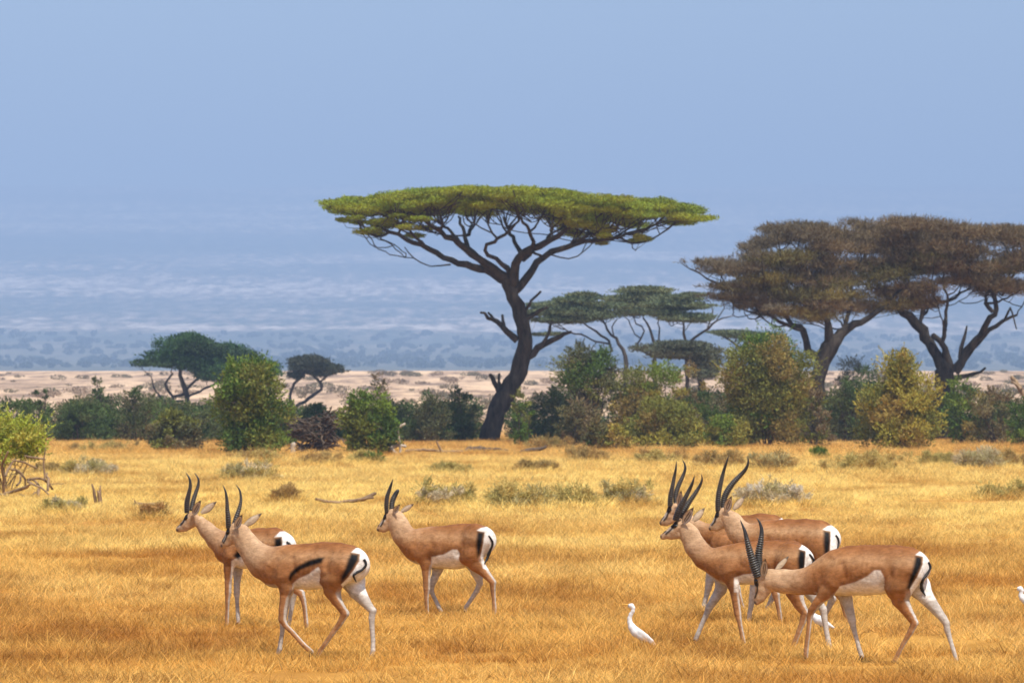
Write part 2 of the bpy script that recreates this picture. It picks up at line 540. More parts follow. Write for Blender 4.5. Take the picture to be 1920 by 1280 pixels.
def acacia(name, label, Y, cr, sc, limbs, pads, cols, bark, dens, Lr, Wr, depth_r, twig_n, twig_r=0.05, group=None, base=None,
           up=0.25, flat=0.5, shell=0.25, jitter=0.2, depth_copies=3, pad_rz=1.0, droop=0.0, category='tree', seed=0, coarse=0, coarse_r=0.16, coarse_below=1.2, ps=1.0, psy=1.0, thin=-0.3):
    pads = [(p[0], p[1], p[2] * ps, p[3] * psy, *p[4:]) for p in pads]
    px, py = cr(*base)
    bx = (px - 960) / F * Y
    gz = float(terrain_z(bx, Y)[0])
    loc = np.array([bx, Y, gz])
    root = empty(name, loc, label, category, group)
    sk = []
    for i, L in enumerate(limbs):
        dep = L[1] if isinstance(L, tuple) else 0
        pts = L[0] if isinstance(L, tuple) else L
        d0 = L[2] if isinstance(L, tuple) and len(L) > 2 else 0
        P, R = limb(cr, sc, Y, pts, dep, d0)
        if i == 0:      # carry the trunk down to the soil with a flare
            P0 = loc + np.array([0, 0, -0.15])
            if P[0][2] - gz > 0.4:
                P = np.vstack([P0, P0 * 0.55 + P[0] * 0.45, P]); R = np.concatenate([[R[0] * 1.35, R[0] * 1.05], R])
            else:
                P[0] = P0
        sk.append(refine(P, R, 0.45, 0.05))
    P3 = []
    for (x, y, rx, ry, *rest) in pads:
        ci = rest[0] if rest else None
        px, py = cr(x, y)
        s = Y / F / sc
        for c in range(depth_copies):
            dd = (c - (depth_copies - 1) / 2) / max(1, depth_copies - 1) * 2 if depth_copies > 1 else 0
            dy = dd * depth_r + RNG.normal(0, depth_r * 0.12)
            shrink = math.sqrt(max(0.15, 1 - 0.55 * dd * dd))
            q = at(px, py, Y)
            cx = q[0] + RNG.normal(0, rx * s * 0.12)
            cx = bx_mid(pads, cr, Y) + (cx - bx_mid(pads, cr, Y)) * (1 if c == depth_copies // 2 else shrink)
            P3.append((cx, Y + dy, q[2] + RNG.normal(0, ry * s * 0.15), rx * s * RNG.uniform(0.85, 1.05), max(rx * s * 0.9, depth_r * 0.45), ry * s * pad_rz, ci if ci is not None else RNG.integers(len(cols))))
    tg = []
    for p in P3:
        for _ in range(max(1, int(twig_n * p[3]))):
            a = RNG.uniform(0, 2 * pi); r = math.sqrt(RNG.random())
            tg.append([p[0] + cos(a) * r * p[3] * 0.9, p[1] + sin(a) * r * p[4] * 0.9, p[2] + RNG.uniform(-1.0, 0.1) * p[5]])
    co = []
    if coarse:
        for _ in range(coarse):
            p = P3[RNG.integers(len(P3))]
            a = RNG.uniform(0, 2 * pi); r = math.sqrt(RNG.random())
            co.append([p[0] + cos(a) * r * p[3] * 0.8, p[1] + sin(a) * r * p[4] * 0.8, p[2] - 0.2 * p[5]])
        co = grow(sk, np.array(co), coarse_r, 0.5, rmin=0.035, below=coarse_below)
    tw = grow(sk + co, np.array(tg), twig_r, 0.6) if tg else []
    V, Q = tubes(sk, 9, 0.06)
    V2, Q2 = tubes(co + tw, 5)
    Q = [np.concatenate([Q[0], Q2[0] + len(V)]), np.concatenate([Q[1], Q2[1] + len(V)])]
    mesh_obj('trunk', np.concatenate([V, V2]) - loc, Q, bark, root)
    V, Q, T = blob_leaves(P3, dens, Lr, Wr, cols, up=up, shell=shell, flat=flat, jitter=jitter, droop=droop, seed=seed, thin=thin)
    mesh_obj('crown', V - loc, Q, MAT_LEAF, root, col=T, smooth=False)
    return root

def bx_mid(pads, cr, Y):
    xs = [cr(p[0], 0)[0] for p in pads]
    return ((min(xs) + max(xs)) / 2 - 960) / F * Y

# the great umbrella acacia
cr5 = crop(2.415, 580, 330)
top = np.array([(45, 155), (100, 110), (200, 90), (330, 76), (440, 69), (600, 52), (740, 66), (800, 76), (950, 64), (1200, 72), (1290, 92), (1420, 97), (1600, 105), (1700, 124), (1815, 155)], float)
bot = np.array([(45, 165), (130, 180), (230, 190), (440, 200), (500, 178), (620, 170), (750, 172), (850, 160), (1000, 168), (1150, 190), (1250, 215), (1320, 240), (1400, 240), (1500, 215), (1600, 205), (1700, 220), (1790, 222), (1815, 190)], float)
pads5 = []
rs = np.random.default_rng(5)
for i in range(64):
    x = 75 + (1790 - 75) * (i + rs.uniform(0, 1)) / 64
    yt, yb = np.interp(x, top[:, 0], top[:, 1]), np.interp(x, bot[:, 0], bot[:, 1])
    ry = min(30, (yb - yt) / 2 * 0.62) * rs.uniform(0.75, 1.0)
    y = rs.uniform(yt + ry * 0.95, max(yt + ry, yb - ry * 0.9))
    if i % 2 == 0: y = yt + ry * 1.0
    pads5.append((x, y, rs.uniform(60, 105), ry))
pads5 += [(240, 252, 55, 16), (1345, 240, 60, 24), (1300, 222, 60, 22), (1525, 285, 34, 16), (300, 215, 80, 16), (160, 200, 50, 10)]
L5 = [
    [(815, 1180, 46), (850, 1060, 46), (900, 975, 43), (950, 880, 40), (972, 780, 36), (968, 680, 32), (945, 590, 31), (915, 520, 31), (900, 465, 27)],
    ([(905, 480, 24), (830, 440, 20), (740, 410, 17), (640, 380, 14), (540, 330, 12), (440, 285, 10), (360, 250, 8), (280, 222, 6), (200, 185, 4)], 1.5),
    ([(890, 460, 24), (800, 400, 19), (740, 350, 17), (680, 310, 14), (600, 260, 11), (530, 215, 8), (470, 180, 5)], -4.0),
    ([(840, 430, 13), (770, 365, 12), (720, 320, 11), (700, 265, 9), (690, 210, 7), (670, 170, 5)], 5.0),
    ([(915, 450, 14), (850, 375, 10), (795, 338, 8), (860, 290, 8), (915, 245, 6), (960, 190, 4)], -5.0),
    ([(925, 490, 25), (935, 400, 20), (965, 350, 18), (1040, 320, 15), (1120, 280, 12), (1180, 235, 9), (1240, 190, 5)], -3.5),
    ([(935, 520, 20), (985, 450, 18), (1030, 390, 16), (1100, 345, 14), (1200, 305, 12), (1290, 290, 10), (1400, 275, 8), (1500, 240, 6), (1620, 200, 4)], 2.5),
    ([(960, 355, 12), (930, 290, 9), (900, 240, 8), (880, 180, 5)], 4.0),
    ([(970, 380, 10), (1010, 330, 9), (1000, 260, 8), (950, 190, 5)], -6.0),
    ([(1050, 318, 9), (1100, 240, 7), (1080, 175, 4)], 6.0),
    ([(1200, 303, 9), (1290, 250, 7), (1400, 200, 4)], 5.0),
    ([(720, 330, 9), (640, 250, 7), (560, 180, 4)], 6.0),
    ([(540, 330, 7), (440, 240, 5), (330, 180, 4)], -5.0),
    ([(640, 400, 4), (550, 402, 3), (470, 370, 3), (430, 320, 2)], 0.5),
    ([(940, 745, 17), (890, 700, 14), (850, 660, 11), (810, 640, 8), (775, 615, 5)], -1.5),
    ([(890, 705, 9), (880, 670, 8), (873, 628, 6)], 0.5, -0.6), ([(852, 665, 8), (835, 645, 7), (815, 620, 5)], 0.5, -1.0),
    ([(980, 825, 18), (1060, 762, 14), (1130, 730, 11), (1182, 710, 7)], -1.8),
    ([(1045, 775, 9), (1085, 710, 7), (1102, 655, 5)], 0.4, -0.9), ([(980, 645, 12), (1040, 612, 9), (1075, 588, 5)], 1.5),
    ([(980, 605, 8), (1010, 558, 6), (1058, 520, 5)], -1.2), ([(865, 985, 15), (835, 935, 12), (822, 898, 8)], -0.6),
    ([(862, 970, 9), (858, 930, 7), (862, 898, 5)], 0.8)]
acacia('umbrella_acacia', 'tall flat topped umbrella acacia with leaning dark trunk and broken stubs', 366, cr5, 2.415, L5, pads5,
       [(0.22, 0.28, 0.03), (0.27, 0.31, 0.03), (0.18, 0.235, 0.028), (0.23, 0.25, 0.032)], BARK_DARK, 260, (0.05, 0.10), (0.02, 0.04), 8.5, 2.4, 0.055, base=(812, 1195),
       depth_copies=5, flat=0.4, up=0.35, seed=3, coarse=190, coarse_r=0.17, coarse_below=1.5, ps=0.97, psy=0.70, thin=-0.18)

# the two brown-crowned acacias at right
cr6 = crop(2.612, 1270, 390)
BR = [(0.16, 0.12, 0.065), (0.18, 0.13, 0.07), (0.155, 0.135, 0.05), (0.21, 0.17, 0.055), (0.15, 0.12, 0.075)]
R1L = [
    [(690, 870, 36), (705, 780, 38), (745, 690, 42), (780, 635, 36)],
    ([(775, 650, 30), (830, 590, 22), (900, 560, 17), (980, 510, 12), (1050, 455, 8), (1100, 390, 5)], 1.0),
    ([(750, 660, 28), (738, 580, 18), (715, 515, 12), (690, 440, 9), (700, 340, 6), (680, 220, 4)], -2.5),
    ([(700, 730, 22), (640, 690, 18), (618, 600, 15), (560, 560, 13), (520, 500, 10), (460, 465, 7), (380, 400, 5), (330, 300, 4)], 2.0),
    ([(615, 600, 10), (480, 540, 8), (380, 470, 6), (250, 395, 5), (120, 325, 4), (20, 275, 2)], -1.0),
    ([(520, 500, 7), (510, 380, 6), (480, 250, 5), (440, 120, 3)], 3.0),
    ([(810, 600, 12), (850, 500, 9), (860, 380, 7), (820, 250, 4)], 3.5),
    ([(700, 430, 6), (600, 300, 5), (590, 180, 4), (640, 80, 3)], -3.0)]
R1P = [(790, 120, 90, 30, 0), (830, 190, 90, 32, 1), (860, 280, 90, 34, 1), (880, 370, 90, 34, 2), (880, 430, 80, 34, 3), (95, 265, 80, 20, 4), (190, 300, 110, 26, 4), (300, 300, 90, 30, 0), (350, 185, 55, 26, 4), (330, 240, 60, 26, 4), (470, 100, 70, 20, 4), (560, 130, 90, 32, 4), (430, 165, 80, 24, 4), (650, 90, 90, 22, 4),
       (690, 150, 80, 30, 4), (330, 385, 110, 32, 3), (430, 350, 130, 34, 3), (480, 260, 140, 36, 2), (600, 240, 120, 36, 3), (620, 330, 150, 40, 0), (230, 430, 90, 22, 4), (340, 470, 90, 26, 4),
       (560, 430, 120, 40, 2), (560, 510, 90, 30, 3), (700, 440, 120, 45, 2), (760, 260, 110, 40, 0), (780, 360, 120, 42, 1), (720, 520, 90, 40, 3), (820, 480, 100, 42, 1), (400, 400, 100, 36, 2), (850, 200, 90, 34, 1),
       (180, 380, 70, 16, 4), (440, 500, 60, 20, 4)]
acacia('brown_acacia', 'brown grey acacia with thick trunk and wide ragged crown left of the forked one', 378, cr6, 2.612, R1L, R1P, BR, BARK_DARK, 190, (0.12, 0.32), (0.013, 0.027), 5.0, 1.6, 0.06,
       group='brown acacias at the right', base=(680, 1140), depth_copies=3, flat=0.2, up=0.55, shell=0.1, seed=21, ps=1.34, psy=1.0, coarse=90, coarse_r=0.12, coarse_below=0.8, thin=-0.02)
R2L = [
    [(1310, 830, 50), (1320, 790, 46), (1300, 755, 34)],
    ([(1315, 800, 34), (1250, 690, 27), (1200, 600, 27), (1140, 530, 23), (1080, 480, 16), (1020, 420, 10), (960, 340, 7), (920, 220, 5)], 1.0),
    ([(1335, 800, 28), (1305, 690, 17), (1245, 620, 13)], -0.6),
    ([(1292, 670, 12), (1308, 580, 10), (1322, 470, 7), (1300, 350, 5), (1290, 220, 4)], -1.5),
    ([(1355, 800, 28), (1420, 705, 18), (1480, 620, 16), (1530, 540, 15), (1565, 500, 12), (1545, 430, 11), (1530, 405, 8)], -1.0),
    ([(1540, 510, 11), (1510, 470, 10), (1498, 430, 8), (1530, 395, 8), (1600, 380, 6), (1660, 300, 4)], -0.5, -1.0),
    ([(1385, 765, 20), (1450, 680, 15), (1530, 600, 12), (1600, 552, 9), (1680, 520, 5)], 1.5),
    ([(1385, 735, 12), (1402, 640, 9), (1422, 578, 4)], 0.4), ([(1190, 560, 10), (1220, 470, 9), (1340, 450, 8), (1430, 395, 5)], 2.0),
    ([(1600, 552, 6), (1630, 490, 5), (1650, 590, 3)], -1.0), ([(1090, 490, 10), (1110, 380, 8), (1140, 260, 6), (1120, 120, 3)], 3.0),
    ([(1430, 400, 6), (1450, 300, 5), (1440, 170, 3)], 1.0), ([(1590, 430, 6), (1640, 300, 5), (1600, 160, 3)], 1.0), ([(1340, 840, 14), (1450, 812, 9), (1503, 785, 6)], -0.8)]
R2P = [(880, 85, 90, 26, 1), (800, 150, 80, 30, 0), (890, 260, 100, 36, 1), (840, 340, 90, 36, 2), (860, 140, 90, 30, 1), (960, 100, 90, 28, 1), (1100, 80, 110, 32, 1), (1230, 100, 100, 34, 0), (1330, 130, 100, 34, 1), (1450, 120, 110, 34, 1), (1580, 120, 100, 32, 1), (1700, 130, 100, 34, 0), (1830, 150, 110, 40, 1), (1900, 230, 110, 40, 1),
       (930, 200, 120, 40, 1), (1050, 170, 110, 40, 0), (1180, 200, 120, 42, 1), (1320, 210, 120, 42, 1), (1450, 210, 110, 40, 0), (1100, 270, 130, 44, 2), (950, 310, 120, 42, 2), (1230, 280, 120, 38, 1), (1400, 290, 120, 34, 1), (1540, 290, 120, 32, 1),
       (1660, 290, 100, 34, 2), (1780, 270, 110, 44, 1), (1010, 400, 100, 40, 1), (1130, 390, 100, 44, 1), (1160, 470, 60, 36, 1), (940, 470, 100, 40, 3), (1640, 380, 80, 36, 0), (1560, 360, 70, 24, 0), (1760, 380, 90, 36, 1), (1380, 350, 70, 20, 1)]
acacia('brown_acacia', 'brown crowned acacia forking low into bare black limbs at the right edge', 384, cr6, 2.612, R2L, R2P, BR, BARK_DARK, 200, (0.12, 0.32), (0.013, 0.027), 5.5, 1.4, 0.06,
       group='brown acacias at the right', base=(1318, 1140), depth_copies=3, flat=0.2, up=0.55, shell=0.1, seed=35, ps=1.36, psy=1.08, coarse=90, coarse_r=0.12, coarse_below=0.8, thin=-0.08)

# middle-distance green flat-tops
crM = crop(3.764, 960, 520)
GM = [(0.11, 0.14, 0.075), (0.13, 0.155, 0.08), (0.135, 0.15, 0.07)]
M1 = [[(800, 600, 16), (795, 540, 14), (760, 470, 12), (705, 400, 9), (655, 330, 7), (620, 270, 5)],
      ([(705, 520, 10), (685, 450, 9), (600, 385, 8), (540, 340, 6), (430, 280, 4)], 1.0), ([(690, 470, 7), (560, 440, 6), (490, 400, 6), (400, 385, 5), (330, 335, 3), (250, 250, 2)], -1.0), ([(720, 420, 5), (700, 350, 5), (740, 290, 4)], -1.5)]
P1 = [(240, 200, 90, 22), (370, 170, 70, 18), (530, 125, 75, 18), (300, 250, 130, 26), (450, 220, 110, 26), (560, 250, 110, 26), (640, 190, 80, 22), (200, 300, 60, 20), (650, 270, 90, 24), (340, 300, 110, 20), (200, 400, 60, 10), (450, 160, 90, 24), (720, 200, 90, 26), (160, 240, 60, 20)]
acacia('flat_acacia', 'grey green flat topped acacia behind the bushes, just right of the big trunk', 525, crM, 3.764, M1, P1, GM, BARK_DARK, 130, (0.12, 0.24), (0.04, 0.07), 3.5, 1.0, 0.05, group='green flat topped acacias in the distance', base=(805, 1180), seed=41, ps=1.75, psy=0.95, coarse=14, coarse_r=0.08, coarse_below=0.5, thin=-0.4)
M2 = [[(1005, 600, 14), (1012, 480, 12), (990, 420, 10), (968, 350, 8), (930, 280, 6)], ([(1010, 500, 8), (1040, 400, 6), (1030, 320, 5), (1060, 230, 3)], 1), ([(1000, 560, 9), (885, 500, 8), (905, 440, 7), (935, 380, 6), (880, 320, 5), (830, 250, 4)], -1),
      ([(910, 430, 5), (850, 370, 4), (820, 300, 4), (760, 230, 2)], 1.2)]
P2 = [(760, 150, 110, 26), (860, 180, 120, 30), (950, 95, 110, 28), (1030, 120, 70, 24), (950, 150, 120, 28), (1000, 220, 120, 30), (900, 240, 110, 26), (820, 250, 70, 22)]
acacia('flat_acacia', 'flat topped acacia with the highest crown of the distant green trio', 545, crM, 3.764, M2, P2, GM, BARK_DARK, 130, (0.12, 0.24), (0.04, 0.07), 3.5, 1.0, 0.05, group='green flat topped acacias in the distance', base=(1005, 1180), seed=42, ps=1.75, psy=0.95, coarse=14, coarse_r=0.08, coarse_below=0.5, thin=-0.4)
M2b = [[(1235, 600, 14), (1228, 480, 13), (1210, 400, 10), (1212, 340, 7), (1190, 260, 5)], ([(1235, 490, 11), (1300, 420, 9), (1380, 358, 8), (1450, 300, 6), (1560, 270, 3)], -1.5), ([(1380, 358, 5), (1420, 240, 5), (1400, 170, 2)], 1), ([(1440, 300, 4), (1490, 220, 4), (1480, 170, 2)], 0.5, -1.4)]
P2b = [(1180, 150, 100, 26), (1120, 210, 80, 26), (1230, 200, 110, 28), (1280, 120, 55, 12), (1260, 275, 110, 26), (1150, 290, 80, 22), (1340, 300, 60, 14), (1060, 190, 90, 26), (1070, 260, 80, 22)]
acacia('flat_acacia', 'green flat topped acacia with long thin limbs reaching right, below the brown crown', 515, crM, 3.764, M2b, P2b, GM, BARK_DARK, 130, (0.12, 0.24), (0.04, 0.07), 3.0, 1.0, 0.05, group='green flat topped acacias in the distance', base=(1240, 1180), seed=43, ps=1.75, psy=0.95, coarse=14, coarse_r=0.08, coarse_below=0.5, thin=-0.4)
M3 = [[(1330, 800, 20), (1320, 700, 14), (1260, 600, 10)], ([(1320, 720, 12), (1400, 640, 8), (1400, 560, 5)], 1)]
P3_ = [(1010, 500, 110, 26), (1130, 480, 120, 28), (1250, 480, 120, 28), (1340, 530, 100, 40), (1400, 600, 70, 60), (1100, 540, 120, 30), (1400, 680, 60, 40)]
acacia('low_acacia', 'low dark rounded acacia crown seen behind the olive bushes under the flat tops', 470, crM, 3.764, M3, P3_, [(0.095, 0.105, 0.065), (0.11, 0.115, 0.07)], BARK_DARK, 130, (0.12, 0.24), (0.04, 0.07), 3.0, 0.8, 0.05, base=(1330, 1150), seed=44, ps=1.45, psy=1.1, coarse=14, coarse_r=0.08, coarse_below=0.5, thin=-0.4)
M4 = [[(1700, 700, 14), (1690, 560, 11), (1600, 490, 8), (1480, 400, 5)], ([(1690, 560, 7), (1720, 470, 6), (1700, 420, 4)], 1)]
P4_ = [(1500, 385, 90, 12), (1590, 400, 90, 18), (1680, 410, 100, 22), (1780, 420, 90, 24)]
acacia('small_acacia', 'small thin layered acacia half hidden behind the tall olive bush', 560, crM, 3.764, M4, P4_, GM, BARK_DARK, 130, (0.12, 0.24), (0.04, 0.07), 2.5, 0.8, 0.05, base=(1710, 1150), seed=45, ps=1.75, psy=0.95, coarse=14, coarse_r=0.08, coarse_below=0.5, thin=-0.4)
# left pair
cr7 = crop(2.909, 0, 600)
LG = [[(1025, 470, 14), (1012, 380, 14), (985, 300, 11), (978, 230, 8)], ([(1010, 400, 9), (945, 415, 8), (905, 350, 7), (950, 290, 5)], -1), ([(945, 470, 9), (940, 420, 8)], 0.5), ([(1000, 440, 7), (900, 440, 6), (850, 390, 5), (820, 300, 3)], 1), ([(1010, 390, 8), (1080, 310, 6), (1180, 250, 4)], 1), ([(1020, 420, 7), (1180, 340, 6), (1300, 250, 4)], -1)]
LGP = [(1010, 105, 80, 34), (930, 140, 90, 34), (870, 190, 90, 30), (800, 235, 70, 18), (1050, 150, 110, 40), (1130, 175, 110, 40), (1240, 170, 100, 36), (1340, 205, 110, 38), (1440, 250, 90, 30), (1180, 240, 120, 40), (1050, 230, 110, 36), (1290, 270, 110, 36), (940, 220, 90, 28), (1150, 300, 80, 26), (1480, 290, 60, 24)]
acacia('green_acacia', 'deep green domed acacia standing behind the bushes at left', 600, cr7, 2.909, LG, LGP, [(0.045, 0.095, 0.03), (0.055, 0.11, 0.035), (0.05, 0.085, 0.035)], BARK_DARK, 130, (0.12, 0.24), (0.05, 0.09), 3.8, 0.8, 0.06, base=(1020, 480), seed=51, ps=1.15, psy=1.25, coarse=14, coarse_r=0.1, coarse_below=0.5, thin=-0.4)
LD = [[(1600, 480, 10), (1680, 430, 10), (1750, 380, 9), (1742, 335, 8), (1690, 290, 6)], ([(1742, 340, 6), (1790, 300, 4)], 1), ([(1585, 470, 9), (1590, 380, 8), (1625, 330, 8), (1665, 290, 5)], -1)]
LDP = [(1640, 225, 70, 20), (1700, 225, 90, 24), (1760, 250, 90, 22), (1830, 275, 60, 12), (1620, 260, 60, 22), (1690, 265, 90, 22), (1590, 300, 30, 16), (1760, 290, 60, 12)]
acacia('dark_acacia', 'small dark umbrella acacia with leaning trunk right of the domed green acacia', 640, cr7, 2.909, LD, LDP, [(0.05, 0.06, 0.04), (0.06, 0.065, 0.045)], BARK_DARK, 130, (0.12, 0.24), (0.05, 0.08), 2.8, 0.8, 0.05, base=(1590, 480), seed=52, ps=1.15, psy=1.25, coarse=14, coarse_r=0.1, coarse_below=0.5, thin=-0.4)

# ---------------------------------------------------------------- bushes
CD = [(0.070, 0.105, 0.032), (0.085, 0.125, 0.038), (0.10, 0.12, 0.04)]        # dark green
CG = [(0.11, 0.175, 0.028), (0.16, 0.22, 0.034), (0.085, 0.135, 0.028), (0.19, 0.21, 0.038)]   # green
CO = [(0.25, 0.235, 0.05), (0.31, 0.28, 0.055), (0.19, 0.20, 0.045), (0.29, 0.225, 0.065)]  # olive
CY = [(0.38, 0.32, 0.06), (0.33, 0.30, 0.055), (0.23, 0.225, 0.05), (0.40, 0.29, 0.075)]   # yellow
CB = [(0.19, 0.155, 0.07), (0.17, 0.155, 0.06), (0.21, 0.155, 0.08)]  # brown
CS = [(0.11, 0.115, 0.05), (0.14, 0.125, 0.055)]   # grey-green
BUSH_GROUP = 'bushes along the far edge of the grassland'

def grass_round(cx, Y, w, n, s0, s1):
    a = RNG.uniform(0, 2 * pi, n); q = w * (0.3 + 1.1 * RNG.uniform(0, 1, n) ** 0.7)
    P = np.stack([cx + np.cos(a) * q, Y + np.sin(a) * q * 1.5, np.zeros(n)], 1)
    P[:, 2] = terrain_z(P[:, 0], P[:, 1])
    GP.append(P); GS.append(RNG.uniform(s0, s1, n))

def bush(name, label, x0, x1, ytop, ybase, cols, dens=55, lobes=16, Lr=(0.06, 0.125), Wr=(0.022, 0.045), shape='round', stems=7, bark=BARK_BROWN,
         group=BUSH_GROUP, gap=1.0, Y=None, seed=0, cat='bush', up=0.35, stem_r=0.05):
    if group == BUSH_GROUP and ybase < 836: ybase += 5
    Y = Y or ground_Y(ybase)
    s = Y / F
    cx = ((x0 + x1) / 2 - 960) * s; w = (x1 - x0) / 2 * s; hgt = CH + (HZ - ytop) * s
    gz = float(terrain_z(cx, Y)[0]); hgt = hgt - gz
    loc = np.array([cx, Y, gz])
    root = empty(name, loc, label, cat, group)
    if cat == 'shrub': grass_round(cx, Y, w, int(60 + 90 * w), 1.3 + Y / 260, 1.9 + Y / 160)
    elif Y < 345: grass_round(cx, Y, w, int(40 * w), 2.0, 3.6)
    r = np.random.default_rng(1000 + seed)
    pads = []
    if x0 > 1000 and group == BUSH_GROUP: w *= 1.14
    if shape in ('round', 'vase', 'spiky') and lobes > 12: lobes = int(lobes * 0.75)
    for i in range(lobes):
        t = (i + r.uniform(0, 1)) / lobes
        if shape == 'round':   zc = hgt * (0.12 + 0.72 * t); wid = w * math.sqrt(max(0.12, 1 - (max(0, t - 0.35) / 0.80) ** 2.6)) * r.uniform(0.8, 1.08)
        elif shape == 'tree':  zc = hgt * (0.48 + 0.42 * t); wid = w * math.sqrt(max(0.08, 1 - ((t - 0.35) / 0.75) ** 2))
        elif shape == 'vase':  zc = hgt * (0.18 + 0.68 * t); wid = w * (0.55 + 0.45 * sin(min(1, t * 1.5) * pi / 2)) * math.sqrt(max(0.2, 1 - max(0, t - 0.6) ** 2 * 4.2)) * r.uniform(0.8, 1.1)
        elif shape == 'low':   zc = hgt * (0.15 + 0.6 * t); wid = w * math.sqrt(max(0.05, 1 - t * t))
        if cat == 'shrub' and shape == 'low': zc *= r.uniform(0.45, 1.0); wid = w * r.uniform(0.5, 1.15)
        elif shape == 'spiky': zc = hgt * (0.15 + 0.75 * t); wid = w * (1.0 - 0.35 * t) * (1.15 if t < 0.6 else 0.62)
        rad = min(w, hgt * 0.5) * r.choice([0.24, 0.36, 0.52]) * r.uniform(0.85, 1.1)
        rad = min(rad, hgt - zc if hgt - zc > 0.15 * hgt else rad * 0.6)
        a = i * 2.399 + r.uniform(-.5, .5)
        q = max(wid * 0.25, wid - rad * 0.75) * math.sqrt(r.uniform(0.35, 1))
        pads.append((cx + cos(a) * q, Y + sin(a) * q * 0.85, gz + zc, rad * r.uniform(0.85, 1.25), rad, rad * r.uniform(0.7, 1.0), int(r.integers(len(cols)))))
    if shape != 'tree':
        for k in range(4):
            a = k * 1.6 + r.uniform(0, 1)
            pads.append((cx + cos(a) * w * 0.5, Y + sin(a) * w * 0.5, gz + hgt * 0.16, w * 0.36, w * 0.36, hgt * 0.16, int(r.integers(len(cols)))))
    V, Q, T = blob_leaves(pads, dens * (5.4 if Lr[0] == 0.06 else 1.7 if cat == 'shrub' and shape == 'low' else 3.0), Lr, Wr, cols, up=up, shell=0.30, seed=seed, jitter=0.25, thin=-0.24)
    # loose shoots that break the outline
    Cs, Ds, Ts = [], [], []
    lm = (Lr[0] + Lr[1]) / 2
    wild = cat == 'shrub'
    for i in range(int(lobes * (16 if wild else 7))):
        p = pads[r.integers(len(pads))]
        d = r.normal(0, 1, 3); d[2] = abs(d[2]) * 0.9 + 0.15; d[1] *= 0.8; d /= np.linalg.norm(d)
        m_ = int(r.integers(12, 34))
        L_ = p[3] * (r.uniform(0.6, 1.5) if wild else r.uniform(0.35, 0.8) if shape != 'low' else r.uniform(0.2, 0.5))
        if wild: m_ = m_ // 2 + 3
        t = r.uniform(0, 1, m_)[:, None]
        st = np.array(p[:3]) + d * np.array(p[3:6]) * 0.8
        Cs.append(st + d * t * L_ + r.normal(0, lm * 0.45, (m_, 3)) * (1.2 - t * 0.8)); Ds.append(d + r.normal(0, 0.5, (m_, 3)))
        Ts.append(np.array(cols)[p[6] % len(cols)] * r.uniform(0.7, 1.35, (m_, 1)))
    Cs = np.concatenate(Cs); nn = len(Cs)
    V2, Q2, T2 = leaves(Cs, np.concatenate(Ds), r.uniform(*Lr, nn) * 0.8, r.uniform(*Wr, nn) * 0.8, np.concatenate(Ts))
    Q = np.concatenate([Q, Q2 + len(V)]); V = np.concatenate([V, V2]); T = np.concatenate([T, T2])
    V = V - loc; bad = V[:, 2] < 0.0; V[bad, 2] = np.abs(V[bad, 2]) * 0.3
    mesh_obj('foliage', V, Q, MAT_LEAF, root, col=T, smooth=False)
    paths = []
    for i in range(stems):
        p = pads[r.integers(len(pads))]
        a = r.uniform(0, 2 * pi)
        b0 = np.array([cos(a) * w * 0.12, sin(a) * w * 0.12, -0.08])
        e = np.array(p[:3]) - loc
        m = (b0 + e) / 2 + np.array([r.normal(0, .08) * w, 0, r.uniform(0, 0.2) * hgt])
        P, R = refine([b0, (b0 + m) / 2 + r.normal(0, 0.05, 3), m, e], np.array([1.0, 0.75, 0.5, 0.25]) * stem_r, 0.3, 0.02)
        paths.append((P, R))
        for _ in range(3):
            k = r.integers(len(P) // 3, len(P)); d = r.normal(0, 1, 3); d[2] = abs(d[2])
            d /= np.linalg.norm(d)
            L = hgt * 0.22
            paths.append((np.array([P[k], P[k] + d * L * .5, P[k] + d * L]), np.array([R[k] * .6, R[k] * .4, 0.008])))
    V, Q = tubes(paths, 5)
    mesh_obj('stems', V, Q, bark, root)
    return root

B = bush
B('bush', 'dark green bush at the far left edge behind the sunlit foreground shrub', -40, 105, 742, 828, CG[2:3] + CD, seed=1, lobes=18)
B('bush', 'broad dark green bush left of the slim dark topped one', 82, 225, 742, 824, CD, seed=2, shape='low', lobes=18)
B('thin_bush', 'thin ragged bush poking two small dark tops against the pale plain at left', 55, 98, 718, 823, CD, seed=3, shape='tree', lobes=6, dens=40)
B('thin_bush', 'taller ragged dark bush with slim top against the pale plain at left', 155, 215, 702, 822, CD, seed=4, shape='spiky', lobes=10)
B('bush', 'dark olive grey bush right of the slim dark topped one', 205, 300, 712, 824, CS + CD[1:], seed=5, lobes=16)
B('bush', 'dull dark bush behind the low round olive shrub at left', 285, 405, 748, 826, CD + CS, seed=6, lobes=16)
B('low_bush', 'low round olive shrub with brown base left of the tall green bush', 266, 388, 762, 846, CO[2:3] + CS + CB[:1], seed=7, shape='low', lobes=18, dens=80)
B('tall_bush', 'tall rounded yellow green bush, the largest on the left', 385, 548, 664, 853, CG + CO[2:3], seed=8, shape='vase', lobes=30, dens=75)
B('bush', 'lower bright green bush leaning on the right side of the tall rounded one', 495, 565, 740, 842, CG + CO[:1], seed=9, lobes=14)
B('bush', 'dense round green bush right of the deadwood heap', 632, 746, 727, 852, CG, seed=10, shape='round', lobes=24, dens=85)
B('thin_bush', 'thin leafless looking shrub top rising behind the dense round green bush', 680, 745, 690, 826, CS + CB, seed=11, shape='spiky', lobes=8, dens=26, stems=10)
B('bush', 'dull grey green bush left of the smooth dark green one', 745, 852, 732, 826, CS + CD[1:], seed=12, lobes=16)
B('bush', 'dark green bush just left of the big acacia trunk', 830, 900, 710, 825, CD, seed=13, lobes=14)
